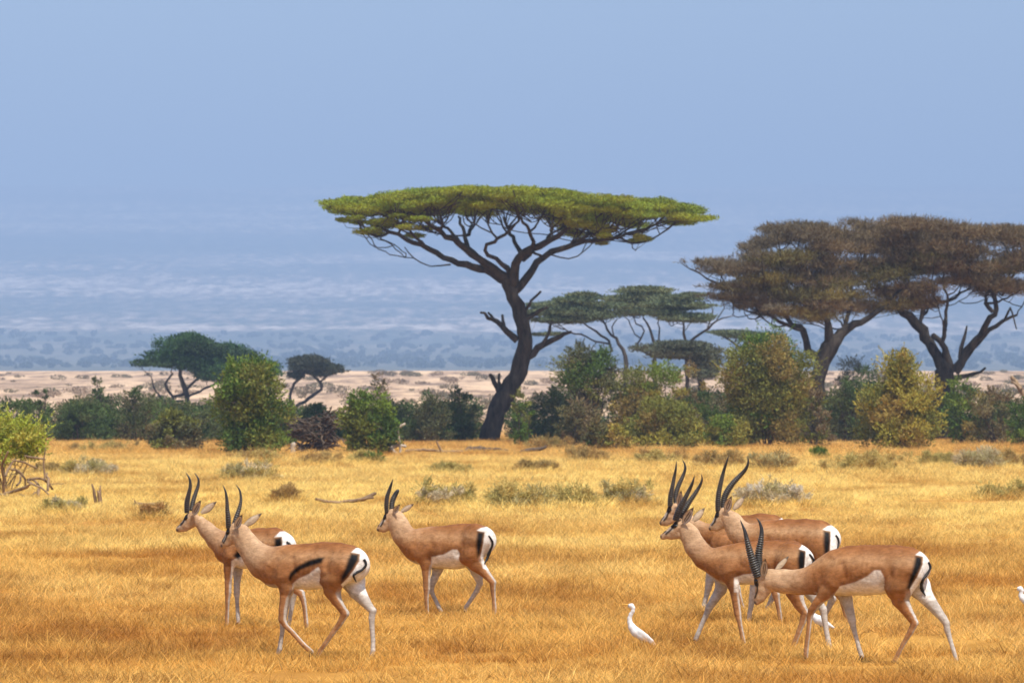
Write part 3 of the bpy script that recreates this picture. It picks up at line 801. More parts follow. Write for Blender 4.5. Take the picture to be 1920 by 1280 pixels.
B('thin_bush', 'narrow olive shrub standing just right of the big acacia trunk', 955, 1003, 728, 832, CO[2:3] + CG[:1], seed=14, shape='vase', lobes=10, stems=4)
B('bush', 'dark green bush between the narrow olive shrub and the tree shaped bush', 985, 1085, 716, 825, CD, seed=15, lobes=16)
B('tall_bush', 'tree shaped grey green bush with bare dark stems under its crown', 1045, 1165, 637, 828, CG[2:3] + CS + CO[2:3], seed=16, shape='tree', lobes=18, stems=14, stem_r=0.08, bark=BARK_DARK)
B('low_bush', 'grey brown scrubby bush below the tree shaped crown', 1040, 1120, 745, 834, CB + CS, seed=17, lobes=12, dens=40)
B('bush', 'rust tinged olive bush right of the tree shaped bush', 1145, 1245, 672, 828, [CO[3], CO[0], CO[2]], seed=18, lobes=20)
B('bush', 'bright yellow green bush in the middle of the right hand thicket', 1205, 1290, 665, 830, CG[1:2] + CO[1:2] + CG[3:], seed=19, lobes=18)
B('bush', 'rusty topped bush left of the tallest olive bush', 1250, 1325, 655, 827, [CO[3], CB[2], CO[0]], seed=20, lobes=16)
B('low_bush', 'small dark stemmed bush at the front of the thicket, below the tree shaped crown', 1090, 1135, 778, 846, CG[2:3] + CB, seed=21, lobes=10, shape='vase', stems=5, bark=BARK_DARK)
B('low_bush', 'small golden shrub at the foot of the thicket', 1118, 1182, 790, 846, CY, seed=22, lobes=12, shape='low')
B('bush', 'large rounded olive gold bush at the front centre of the thicket', 1175, 1318, 742, 843, CO + CY[2:3], seed=23, lobes=24, shape='round', dens=75)
B('bush', 'dull green bush behind the yellow green low one', 1275, 1362, 718, 829, CG[2:3] + CD[:1] + CS, seed=24, lobes=16)
B('low_bush', 'low yellow green bush between the olive gold bush and the tallest one', 1308, 1402, 768, 841, CO[:2] + CG[1:2], seed=25, lobes=16, shape='low')
B('tall_bush', 'tallest olive bush with rusty top left of the brown acacia trunk', 1350, 1525, 612, 838, [CO[0], CO[2], CG[0], CO[3], CO[2]], seed=26, shape='vase', lobes=36, dens=70, stems=9)
B('low_bush', 'brownish thin bush on the right foot of the tallest olive bush', 1498, 1560, 722, 840, CB + CO[2:3], seed=27, lobes=12, shape='spiky', dens=45)
B('bush', 'dark bush filling the gap below the brown acacias', 1545, 1632, 694, 826, CD + CS, seed=28, lobes=16)
B('tall_bush', 'sunlit yellow bush with forked pale stems below the right hand acacia', 1618, 1756, 648, 845, CY + CO[2:3], seed=29, shape='spiky', lobes=34, dens=62, stems=16, stem_r=0.075, up=0.6)
B('bush', 'green and orange tinged bush right of the sunlit yellow one', 1765, 1850, 698, 828, CG[1:2] + CO[3:] + CG[2:3], seed=30, lobes=18)
B('bush', 'brown purple tinged bush near the right edge', 1822, 1905, 722, 829, CB + CS, seed=31, lobes=16)
B('bush', 'green bush cut by the right edge of the view', 1885, 1975, 735, 832, CG[1:3], seed=32, lobes=16)
B('far_tree', 'dark rounded tree seen between the two brown acacia trunks', 1555, 1668, 655, 824, CD[:1] + [(0.05, 0.055, 0.045)], Y=440, seed=33, lobes=18, cat='tree', group=None)
B('bush', 'dull green bush left of the deadwood heap, behind the tall rounded one', 540, 640, 748, 823, CD[1:] + CG[2:3], seed=34, lobes=16, shape='low')

# sunlit shrub at the left edge, near
B('sunlit_shrub', 'bright green sunlit shrub above grey dead branches at the left edge', -70, 92, 778, 928, [(0.36, 0.40, 0.06), (0.28, 0.34, 0.05), (0.46, 0.43, 0.09), (0.18, 0.24, 0.05)], seed=40, shape='tree', lobes=22, dens=330,
  Lr=(0.03, 0.065), Wr=(0.012, 0.024), stems=12, stem_r=0.018, bark=BARK_PALE, group=None, cat='shrub')

# low shrublets out in the grass
SH = 'low shrublets scattered in the grass'
def shrublet(label, x0, x1, yt, yb, cols, seed, dens=260, L=(0.03, 0.07), W=(0.006, 0.014), up=1.1, shape='low'):
    bush('shrublet', label, x0, x1, yt, yb, cols, dens=dens * 0.30, lobes=22, Lr=(L[0], L[1] * 1.5), Wr=(W[0] * 0.9, W[1] * 0.8), stems=14, stem_r=0.006, group=SH, seed=seed, cat='shrub', up=up, shape=shape, bark=BARK_PALE)
CW = [(0.56, 0.47, 0.31), (0.48, 0.40, 0.24), (0.44, 0.38, 0.18)]
CK = [(0.46, 0.37, 0.12), (0.56, 0.42, 0.14), (0.38, 0.32, 0.11)]
shrublet('wide grey green shrublet in the mid field left of the raised heads', 905, 1045, 893, 955, CK + CW[2:], 60)
shrublet('khaki shrublet right of the wide grey green one', 1030, 1135, 898, 952, CK, 61)
shrublet('pale khaki shrublet between the lone gazelle and the wide grey green shrublet', 770, 900, 895, 950, CK + CW[:1], 62)
shrublet('thin dry shrublet just left of the right hand horns', 1125, 1225, 890, 948, CK + CW, 63, dens=180)
shrublet('whitish silver shrublet right of the longest horns', 1385, 1520, 895, 948, CW + [(0.66, 0.60, 0.50)], 64)
shrublet('golden green shrublet at the right edge of the mid field', 1820, 1940, 902, 937, CK, 65)
shrublet('grey silvery shrublet below the right edge bushes', 1785, 1895, 832, 882, CW, 66, dens=120, L=(0.05, 0.11), W=(0.008, 0.016))
shrublet('wide golden shrub below the sunlit yellow bush', 1535, 1705, 832, 888, CK + [(0.42, 0.30, 0.10)], 67, dens=120, L=(0.05, 0.11), W=(0.008, 0.016))
shrublet('small brown weed left of the lone gazelle', 512, 560, 906, 945, [(0.34, 0.21, 0.08), (0.42, 0.27, 0.10)], 68, dens=60)
shrublet('pinkish dry shrublet in the field right of the sunlit shrub', 115, 215, 852, 896, CW + CK, 69, dens=120, L=(0.05, 0.10), W=(0.008, 0.016))
shrublet('pale dry shrublet in the field above the left pair of gazelles', 400, 520, 862, 905, CK + CW, 70, dens=120, L=(0.05, 0.10), W=(0.008, 0.016))
shrublet('dry green shrublet left of the stump pair', 75, 165, 930, 965, CK + CW, 71)
shrublet('reddish twiggy weed above the leftmost gazelle', 262, 318, 940, 975, [(0.46, 0.27, 0.10), (0.44, 0.31, 0.12)], 72, dens=50)
shrublet('orange dry shrub right of the fallen logs', 985, 1070, 812, 846, [(0.40, 0.26, 0.09), (0.32, 0.24, 0.08)], 73, dens=70, L=(0.06, 0.12), W=(0.01, 0.02))
shrublet('small green tuft at the foot of the brownish thin bush', 1522, 1548, 835, 862, CG[:2], 74, dens=90, L=(0.05, 0.1), W=(0.01, 0.02))
shrublet('dry golden shrublet at the foot of the dense round bush', 655, 720, 838, 872, CK + CG[:1], 76, dens=90, L=(0.05, 0.1), W=(0.01, 0.02))

BRW = [(0.44, 0.28, 0.10), (0.50, 0.34, 0.12), (0.36, 0.26, 0.10)]
for i_, (lb_, a_, b_, c_, d_, k_) in enumerate([
    ('russet dry shrublet in front of the left part of the thicket', 1060, 1150, 832, 868, BRW), ('straw coloured shrublet below the olive gold bush', 1180, 1290, 838, 872, CK + BRW),
    ('brown dry shrublet right of the straw coloured one, under the tallest bush', 1300, 1400, 838, 878, BRW), ('dusty shrublet above the longest horns', 1400, 1500, 842, 884, BRW + CW[2:]),
    ('straw shrublet at the right edge below the last bushes', 1860, 1960, 838, 880, CK + BRW), ('thin russet shrublet right of the fallen logs in open grass', 960, 1040, 858, 886, BRW),
    ('low russet shrublet between the leaning branch and the dense round bush', 560, 640, 846, 874, BRW), ('dull straw shrublet beneath the dark bushes at left', 130, 260, 826, 850, BRW + CK),
    ('low straw shrublet at the foot of the tall rounded bush', 430, 530, 842, 868, CK + BRW), ('faded green shrublet between the lone gazelle and the fallen log', 800, 880, 862, 890, CK),
    ('low russet shrublet left of the pinkish dry one', 60, 120, 866, 892, BRW), ('tiny khaki shrublet right of the golden shrub', 1715, 1790, 846, 876, CK)]):
    shrublet(lb_, a_, b_, c_, d_, k_, 80 + i_, dens=110, L=(0.05, 0.11), W=(0.008, 0.016))

# ---------------------------------------------------------------- dead wood
def deadwood(name, label, ybase, paths, mat, group=None, cat='dead wood', sc=1.0, ox=0, oy=0, jit=0.01, Y=None, ns=7):
    Y = Y or ground_Y(ybase)
    allp = []
    x0 = np.mean([ox + p[0] / sc for L in paths for p in L[0]])
    loc = at(x0, ybase, Y)
    for pts, dep in paths:
        P, R = [], []
        n = len(pts)
        for i, (x, y, r) in enumerate(pts):
            P.append(at(ox + x / sc, oy + y / sc, Y) + np.array([0, dep * i / (n - 1), 0])); R.append(r / sc * Y / F)
        allp.append(refine(np.array(P), np.array(R), 0.15, jit))
    V, Q = tubes(allp, ns, 0.12)
    o = mesh_obj(name, V - loc, Q, mat); o.location = loc
    return tag(o, label, cat, group)
deadwood('stump', 'pair of thin upright broken stumps in the grass at left', 949, [([(180, 950, 3.5), (177, 930, 3), (173, 907, 1.5)], 0), ([(186, 950, 4.5), (186, 930, 3.5), (183, 918, 2)], -0.1), ([(190, 948, 3), (188, 925, 2.5), (187, 911, 1)], 0.1)], BARK_PALE)
deadwood('fallen_branch', 'short dark fallen branch in the grass above the leftmost gazelle', 952, [([(250, 945, 2), (262, 945, 2.5), (285, 945, 3), (303, 947, 2.5)], 0.3), ([(262, 948, 2), (256, 942, 2), (254, 938, 1)], 0)], BARK_PALE)
deadwood('fallen_branch', 'long crooked rust coloured branch lying left of the lone gazelle', 950, [([(592, 935, 2.5), (610, 939, 2.5), (635, 941, 2.2), (655, 940, 3), (680, 935, 4), (705, 926, 3)], 0.5), ([(655, 940, 2), (668, 937, 3), (700, 932, 2)], 0.2)], BARK_PALE)
# pile of dead limbs, parts of it dark
rp = np.random.default_rng(77)
pile = []
for i in range(150):
    x = rp.uniform(552, 632); y = rp.uniform(778, 848); L = rp.uniform(18, 55); a = rp.normal(0, 0.45)
    y = max(y, 772 + abs(x - 615) * 0.55)
    pile.append(([(x - cos(a) * L / 2, y + sin(a) * L / 2, rp.uniform(0.5, 1.8)), (x, y + rp.normal(0, 2), rp.uniform(0.7, 2.2)), (x + cos(a) * L / 2, y - sin(a) * L / 2, rp.uniform(0.4, 1.2))], rp.uniform(-2, 2)))
deadwood('brush_heap', 'heap of dark dead branches between the tall rounded bush and the dense round bush', 850, pile, BARK_BROWN, jit=0.04)
deadwood('stump', 'pale upright stump at the left foot of the brush heap', 851, [([(548, 853, 6), (549, 838, 5), (552, 830, 4)], 0)], BARK_WHITE)
deadwood('dead_branch', 'bleached forked dead branch standing right of the dense round bush', 852, [([(750, 848, 2.5), (749, 828, 2.5), (746, 810, 2.5), (745, 800, 3)], 0), ([(746, 802, 2.5), (752, 798, 2.5), (759, 794, 2.5)], 0.2), ([(730, 842, 3), (742, 835, 4), (760, 836, 3)], 0.3), ([(732, 840, 3), (740, 847, 3), (745, 852, 3)], -0.3)], BARK_WHITE)
deadwood('fallen_log', 'thick dark log lying in the grass below the big acacia', 850, [([(872, 846, 3), (880, 843, 7), (900, 843, 7), (912, 841, 4)], 0.8), ([(905, 843, 4), (930, 842, 3), (952, 846, 3)], 0.5)], BARK_BROWN)
deadwood('fallen_log', 'thin pale fallen branch lying left of the thick dark log', 851, [([(760, 845, 3), (800, 843, 2.5), (830, 847, 3), (868, 847, 3)], 0.5), ([(829, 848, 2.5), (823, 835, 2), (818, 827, 1.5)], 0)], BARK_PALE)
deadwood('fallen_log', 'short dark log in the grass right of the narrow olive shrub', 851, [([(975, 847, 2.5), (990, 843, 3.5), (1010, 842, 4), (1024, 838, 3)], 0.6)], BARK_BROWN)
# tangle under the sunlit shrub: crop 7 coordinates
tang = [([(20, 940, 8), (15, 860, 8), (20, 780, 7), (60, 715, 5)], -0.5), ([(20, 945, 9), (90, 930, 9), (150, 910, 9), (180, 895, 6)], -0.6), ([(30, 850, 8), (50, 800, 7), (75, 765, 6)], 0.4), ([(60, 815, 7), (110, 830, 6), (135, 870, 6), (130, 910, 5)], 0.2),
        ([(75, 765, 5), (130, 775, 5), (200, 810, 4)], 0.3), ([(135, 740, 5), (190, 750, 6), (255, 755, 5)], -0.4), ([(245, 870, 6), (243, 800, 5), (245, 740, 4), (248, 690, 3)], 0), ([(262, 930, 7), (258, 870, 8), (252, 830, 5)], 0.3),
        ([(150, 870, 8), (200, 865, 7), (260, 890, 6), (275, 920, 6)], 0.5), ([(205, 975, 9), (212, 930, 9), (205, 895, 7), (170, 870, 6)], 0.4), ([(150, 880, 7), (230, 910, 6), (270, 945, 5)], -0.4), ([(270, 890, 3), (310, 892, 2), (350, 887, 1.5)], 0.1),
        ([(-120, 960, 9), (-60, 880, 8), (0, 850, 6)], 0.3), ([(-100, 900, 8), (-20, 940, 8), (60, 950, 7)], -0.6), ([(110, 950, 6), (160, 960, 6), (190, 940, 5)], 0.2), ([(90, 900, 5), (110, 870, 5), (90, 820, 4)], 0.5)]
deadwood('dead_branches', 'tangle of pale twisted dead branches under the sunlit shrub at left', 935, tang, BARK_PALE, sc=2.909, ox=0, oy=600, jit=0.015)
deadwood('leaning_snag', 'grey leaning dead trunk above the bushes at the right edge', 826, [([(1975, 828, 7), (1935, 765, 6), (1915, 730, 5), (1898, 706, 4)], 0.5), ([(1915, 730, 4), (1908, 722, 3), (1897, 715, 2)], 0.3)], BARK_PALE, Y=345)

# ---------------------------------------------------------------- far woodland and scrub (stuff)
def far_wood(name, label, n, ys, size, cols, cat, dens=2.2, L=0.55, xf=0.11):
    pads = []
    r = np.random.default_rng(len(name) + n)
    for i in range(n):
        Y = r.uniform(*ys); x = r.uniform(-1, 1) * xf * Y
        if noise3(np.array([[x, Y, 0]]), 1 / 160.0, 5, 2)[0] < -0.25: continue
        z = float(terrain_z(x, Y)[0]); hh = r.uniform(*size)
        w = hh * (r.uniform(0.5, 1.1) if Y > 2000 else r.uniform(0.9, 2.2))
        c = int(r.integers(len(cols)))
        pads.append((x, Y, z + hh * 0.5, w, w, hh * 0.45, c))
        pads.append((x + r.normal(0, w * .5), Y, z + hh * 0.35, w * 0.7, w * 0.7, hh * 0.35, c))
    V, Q, T = blob_leaves(pads, dens, (L * 0.6, L), (L * 0.35, L * 0.6), cols, seed=9)
    o = mesh_obj(name, V, Q, MAT_LEAF, col=T, smooth=False)
    tag(o, label, cat, kind='stuff')
far_wood('distant_woodland', 'hazy blue belt of distant trees beyond the pale plain', 1500, (6000, 9800), (3, 10), [(0.06, 0.08, 0.05), (0.08, 0.095, 0.06)], 'woodland', dens=1.4, L=1.7)
far_wood('distant_scrub', 'dark specks of scrub scattered on the pale plain', 330, (560, 1450), (0.4, 1.3), [(0.24, 0.19, 0.12), (0.20, 0.17, 0.10), (0.34, 0.25, 0.17)], 'scrub', dens=40, L=0.2)
# the dark thicket behind the front row of bushes
tx = np.array([-200, 0, 240, 400, 420, 560, 640, 740, 930, 960, 1080, 1200, 1500, 1700, 2100]); ty = np.array([752, 750, 742, 755, 765, 768, 775, 752, 752, 748, 735, 728, 732, 735, 742])
tp_ = []
rt = np.random.default_rng(8)
for i in range(230):
    px_ = rt.uniform(-200, 2100); Y_ = rt.uniform(372, 405); top_ = np.interp(px_, tx, ty) + rt.normal(0, 5)
    if 880 < px_ < 962: continue
    hh = CH + (HZ - top_) / F * Y_ ; w_ = rt.uniform(0.8, 1.6)
    tp_.append(((px_ - 960) / F * Y_, Y_, hh * 0.62, w_, w_, hh * 0.36)); tp_.append(((px_ - 960) / F * Y_ + rt.normal(0, .6), Y_, hh * 0.25, w_ * 1.1, w_, hh * 0.28))
V, Q, T = blob_leaves(tp_, 150, (0.07, 0.15), (0.03, 0.055), CD + CS + CG[2:3], seed=3, thin=-0.4)
tag(mesh_obj('thicket', V, Q, MAT_LEAF, col=T, smooth=False), 'dark mass of thicket behind the front row of bushes', 'thicket', kind='stuff')

# ---------------------------------------------------------------- animals: signed-distance bodies turned into one continuous skin
def surface_nets(D, origin, h):
    nx, ny, nz = D.shape
    s = D < 0
    c = np.zeros((nx - 1, ny - 1, nz - 1), dtype=np.int8)
    for dx in (0, 1):
        for dy in (0, 1):
            for dz in (0, 1):
                c += s[dx:nx - 1 + dx, dy:ny - 1 + dy, dz:nz - 1 + dz]
    act = (c > 0) & (c < 8)
    idx = np.full(act.shape, -1, dtype=np.int64)
    I = np.argwhere(act)
    idx[act] = np.arange(len(I))
    acc = np.zeros((len(I), 3)); cnt = np.zeros(len(I))
    corners = [(0, 0, 0), (1, 0, 0), (0, 1, 0), (1, 1, 0), (0, 0, 1), (1, 0, 1), (0, 1, 1), (1, 1, 1)]
    edges = [(0, 1), (2, 3), (4, 5), (6, 7), (0, 2), (1, 3), (4, 6), (5, 7), (0, 4), (1, 5), (2, 6), (3, 7)]
    vals = [D[I[:, 0] + a, I[:, 1] + b, I[:, 2] + c_] for a, b, c_ in corners]
    for a, b in edges:
        va, vb = vals[a], vals[b]
        m = (va < 0) != (vb < 0)
        t = np.where(m, va / np.where(m, va - vb, 1), 0)
        pa = np.array(corners[a]); pb = np.array(corners[b])
        acc += np.where(m[:, None], pa + (pb - pa) * t[:, None], 0); cnt += m
    V = (I + acc / cnt[:, None]) * h + origin
    quads = []
    for ax in range(3):
        sl0 = [slice(None)] * 3; sl1 = [slice(None)] * 3
        sl0[ax] = slice(0, -1); sl1[ax] = slice(1, None)
        s0 = s[tuple(sl0)]; s1 = s[tuple(sl1)]
        E = np.argwhere(s0 != s1)
        u, v = [(1, 2), (2, 0), (0, 1)][ax]
        ok = (E[:, u] > 0) & (E[:, v] > 0) & (E[:, u] < D.shape[u] - 1) & (E[:, v] < D.shape[v] - 1)
        E = E[ok]
        flip = s1[tuple(E.T)]
        def cell(du, dv):
            q = E.copy(); q[:, u] -= du; q[:, v] -= dv
            return idx[tuple(q.T)]
        q = np.stack([cell(1, 1), cell(0, 1), cell(0, 0), cell(1, 0)], 1)
        q[flip] = q[flip][:, ::-1]
        quads.append(q)
    return V, np.concatenate(quads)

def laplace(V, Q, it, lam=0.5, mu=None):
    E = np.concatenate([Q[:, [0, 1]], Q[:, [1, 2]], Q[:, [2, 3]], Q[:, [3, 0]]])
    E = np.concatenate([E, E[:, ::-1]])
    deg = np.bincount(E[:, 0], minlength=len(V)).astype(float)
    def avg(X):
        return np.stack([np.bincount(E[:, 0], X[E[:, 1], k], len(V)) for k in range(X.shape[1])], 1) / deg[:, None]
    for i in range(it):
        V = V + lam * (avg(V) - V)
        if mu: V = V + mu * (avg(V) - V)
    return V

def normals(V, Q):
    n = np.cross(V[Q[:, 2]] - V[Q[:, 0]], V[Q[:, 3]] - V[Q[:, 1]])
    out = np.zeros_like(V)
    for k in range(4):
        for a in range(3):
            out[:, a] += np.bincount(Q[:, k], n[:, a], len(V))
    return out / np.maximum(np.linalg.norm(out, axis=1, keepdims=True), 1e-12)

def sdf_body(prims, h, k_default):
    """prims: (p0, p1, r0, r1, squash_b, k, owner); local axes a,b,z"""
    mn = np.min([np.minimum(p[0], p[1]) - max(p[2], p[3]) * max(1, p[4]) for p in prims], axis=0) - 4 * h
    mx = np.max([np.maximum(p[0], p[1]) + max(p[2], p[3]) * max(1, p[4]) for p in prims], axis=0) + 4 * h
    n = np.ceil((mx - mn) / h).astype(int) + 1
    D = np.full(n, 0.2, dtype=np.float32); OD = np.full(n, 9.0, dtype=np.float32); OW = np.zeros(n, dtype=np.int16)
    for (p0, p1, r0, r1, sq, k, ow) in prims:
        p0 = np.array(p0, float); p1 = np.array(p1, float)
        m = max(r0, r1) + k + 0.03
        mm = np.array([m, m * max(sq, 0.6), m])
        lo = np.clip(((np.minimum(p0, p1) - mm - mn) / h).astype(int), 0, n); hi = np.clip(((np.maximum(p0, p1) + mm - mn) / h).astype(int) + 2, 0, n)
        ax = [mn[i] + np.arange(lo[i], hi[i]) * h for i in range(3)]
        A, B_, Z = np.meshgrid(*ax, indexing='ij', sparse=True)
        ba = p1 - p0; sc = np.array([1, 1 / sq, 1])
        ba_s = ba * sc
        L2 = max((ba_s ** 2).sum(), 1e-9)
        pa = [(A - p0[0]), (B_ - p0[1]) / sq, (Z - p0[2])]
        t = np.clip((pa[0] * ba_s[0] + pa[1] * ba_s[1] + pa[2] * ba_s[2]) / L2, 0, 1)
        d = np.sqrt((pa[0] - ba_s[0] * t) ** 2 + (pa[1] - ba_s[1] * t) ** 2 + (pa[2] - ba_s[2] * t) ** 2) - (r0 + (r1 - r0) * t)
        if sq < 1: d = d * (sq * 0.5 + 0.5)
        S_ = tuple(slice(lo[i], hi[i]) for i in range(3))
        cur = D[S_]
        hh = np.clip(0.5 + 0.5 * (cur - d) / k, 0, 1)
        D[S_] = cur + (d - cur) * hh - k * hh * (1 - hh)
        od = OD[S_]; better = d < od
        OD[S_] = np.where(better, d, od)
        OW[S_] = np.where(better, ow, OW[S_])
    V, Q = surface_nets(D, mn, h)
    gi = np.clip(((V - mn) / h).round().astype(int), 0, n - 1)
    return V, Q, OW[tuple(gi.T)]

def poly_sd(P, poly):
    """signed distance (negative inside) from points (n,2) to polygon"""
    poly = np.asarray(poly, float)
    d = np.full(len(P), 1e9); inside = np.zeros(len(P), bool)
    j = len(poly) - 1
    for i in range(len(poly)):
        a, b = poly[j], poly[i]
        e = b - a; w = P - a
        t = np.clip((w @ e) / max((e ** 2).sum(), 1e-9), 0, 1)
        d = np.minimum(d, np.linalg.norm(w - e * t[:, None], axis=1))
        c = ((a[1] > P[:, 1]) != (b[1] > P[:, 1])) & (P[:, 0] < (b[0] - a[0]) * (P[:, 1] - a[1]) / (b[1] - a[1] + 1e-12) + a[0])
        inside ^= c
        j = i
    return np.where(inside, -d, d)

def line_d(P, pts, w):
    d = np.full(len(P), 1e9)
    for a, b in zip(pts[:-1], pts[1:]):
        a = np.array(a, float); b = np.array(b, float); e = b - a; q = P - a
        t = np.clip((q @ e) / max((e ** 2).sum(), 1e-9), 0, 1)
        d = np.minimum(d, np.linalg.norm(q - e * t[:, None], axis=1))
    return d - w

def fur_material():
    m, nt, b = new_mat('short_fur')
    at_ = N(nt, 'ShaderNodeAttribute', attribute_name='tint')
    tc = N(nt, 'ShaderNodeTexCoord')
    n = noise_tex(nt, tc.outputs['Object'], 42, 6, 0.78, (0.4, 1, 1))
    n2 = noise_tex(nt, tc.outputs['Object'], 9, 3, 0.6)
    r = ramp(nt, [(0.34, (0.66, 0.63, 0.60)), (0.62, (1.10, 1.10, 1.10))]); nt.links.new(n, r.inputs[0])
    r2 = ramp(nt, [(0.3, (0.78, 0.74, 0.70)), (0.65, (1.05, 1.05, 1.05))]); nt.links.new(n2, r2.inputs[0])
    c = mix(nt, 1.0, at_.outputs[0], r.outputs[0], 'MULTIPLY')
    c = mix(nt, 1.0, c, r2.outputs[0], 'MULTIPLY')
    nt.links.new(c, b.inputs['Base Color'])
    b.inputs['Roughness'].default_value = 0.55
    b.inputs['Specular IOR Level'].default_value = 0.12
    bp = N(nt, 'ShaderNodeBump'); bp.inputs['Strength'].default_value = 0.5; bp.inputs['Distance'].default_value = 0.01
    nt.links.new(n, bp.inputs['Height']); nt.links.new(bp.outputs[0], b.inputs['Normal'])
    return m
FUR = fur_material()
def simple_mat(name, c, rough=0.5, spec=0.4):
    m, nt, b = new_mat(name)
    tc = N(nt, 'ShaderNodeTexCoord')
    n = noise_tex(nt, tc.outputs['Object'], 30, 4, 0.6)
    r = ramp(nt, [(0.3, tuple(x * 0.75 for x in c)), (0.7, tuple(min(1, x * 1.15) for x in c))]); nt.links.new(n, r.inputs[0])
    nt.links.new(r.outputs[0], b.inputs['Base Color'])
    b.inputs['Roughness'].default_value = rough; b.inputs['Specular IOR Level'].default_value = spec
    return m
HORN = simple_mat('horn', (0.035, 0.03, 0.027), 0.42, 0.5)
HOOF = simple_mat('hoof', (0.03, 0.026, 0.024), 0.5)
EYE = simple_mat('eye', (0.006, 0.005, 0.005), 0.12, 0.6)
TAILM = simple_mat('tail_hair', (0.012, 0.010, 0.010), 0.6)
BEAK = simple_mat('beak', (0.75, 0.42, 0.08), 0.4)
SHANK = simple_mat('bird_leg', (0.22, 0.2, 0.1), 0.5)

TAN = np.array([0.37, 0.168, 0.064]); RED = np.array([0.27, 0.105, 0.034]); PALE = np.array([0.50, 0.30, 0.155]); CREAM = np.array([0.64, 0.455, 0.30])
WHITE = np.array([0.82, 0.79, 0.75]); BLACK = np.array([0.007, 0.006, 0.006]); LEGW = np.array([0.55, 0.50, 0.45])

def sstep(x, a, b):
    t = np.clip((x - a) / (b - a), 0, 1); return t * t * (3 - 2 * t)

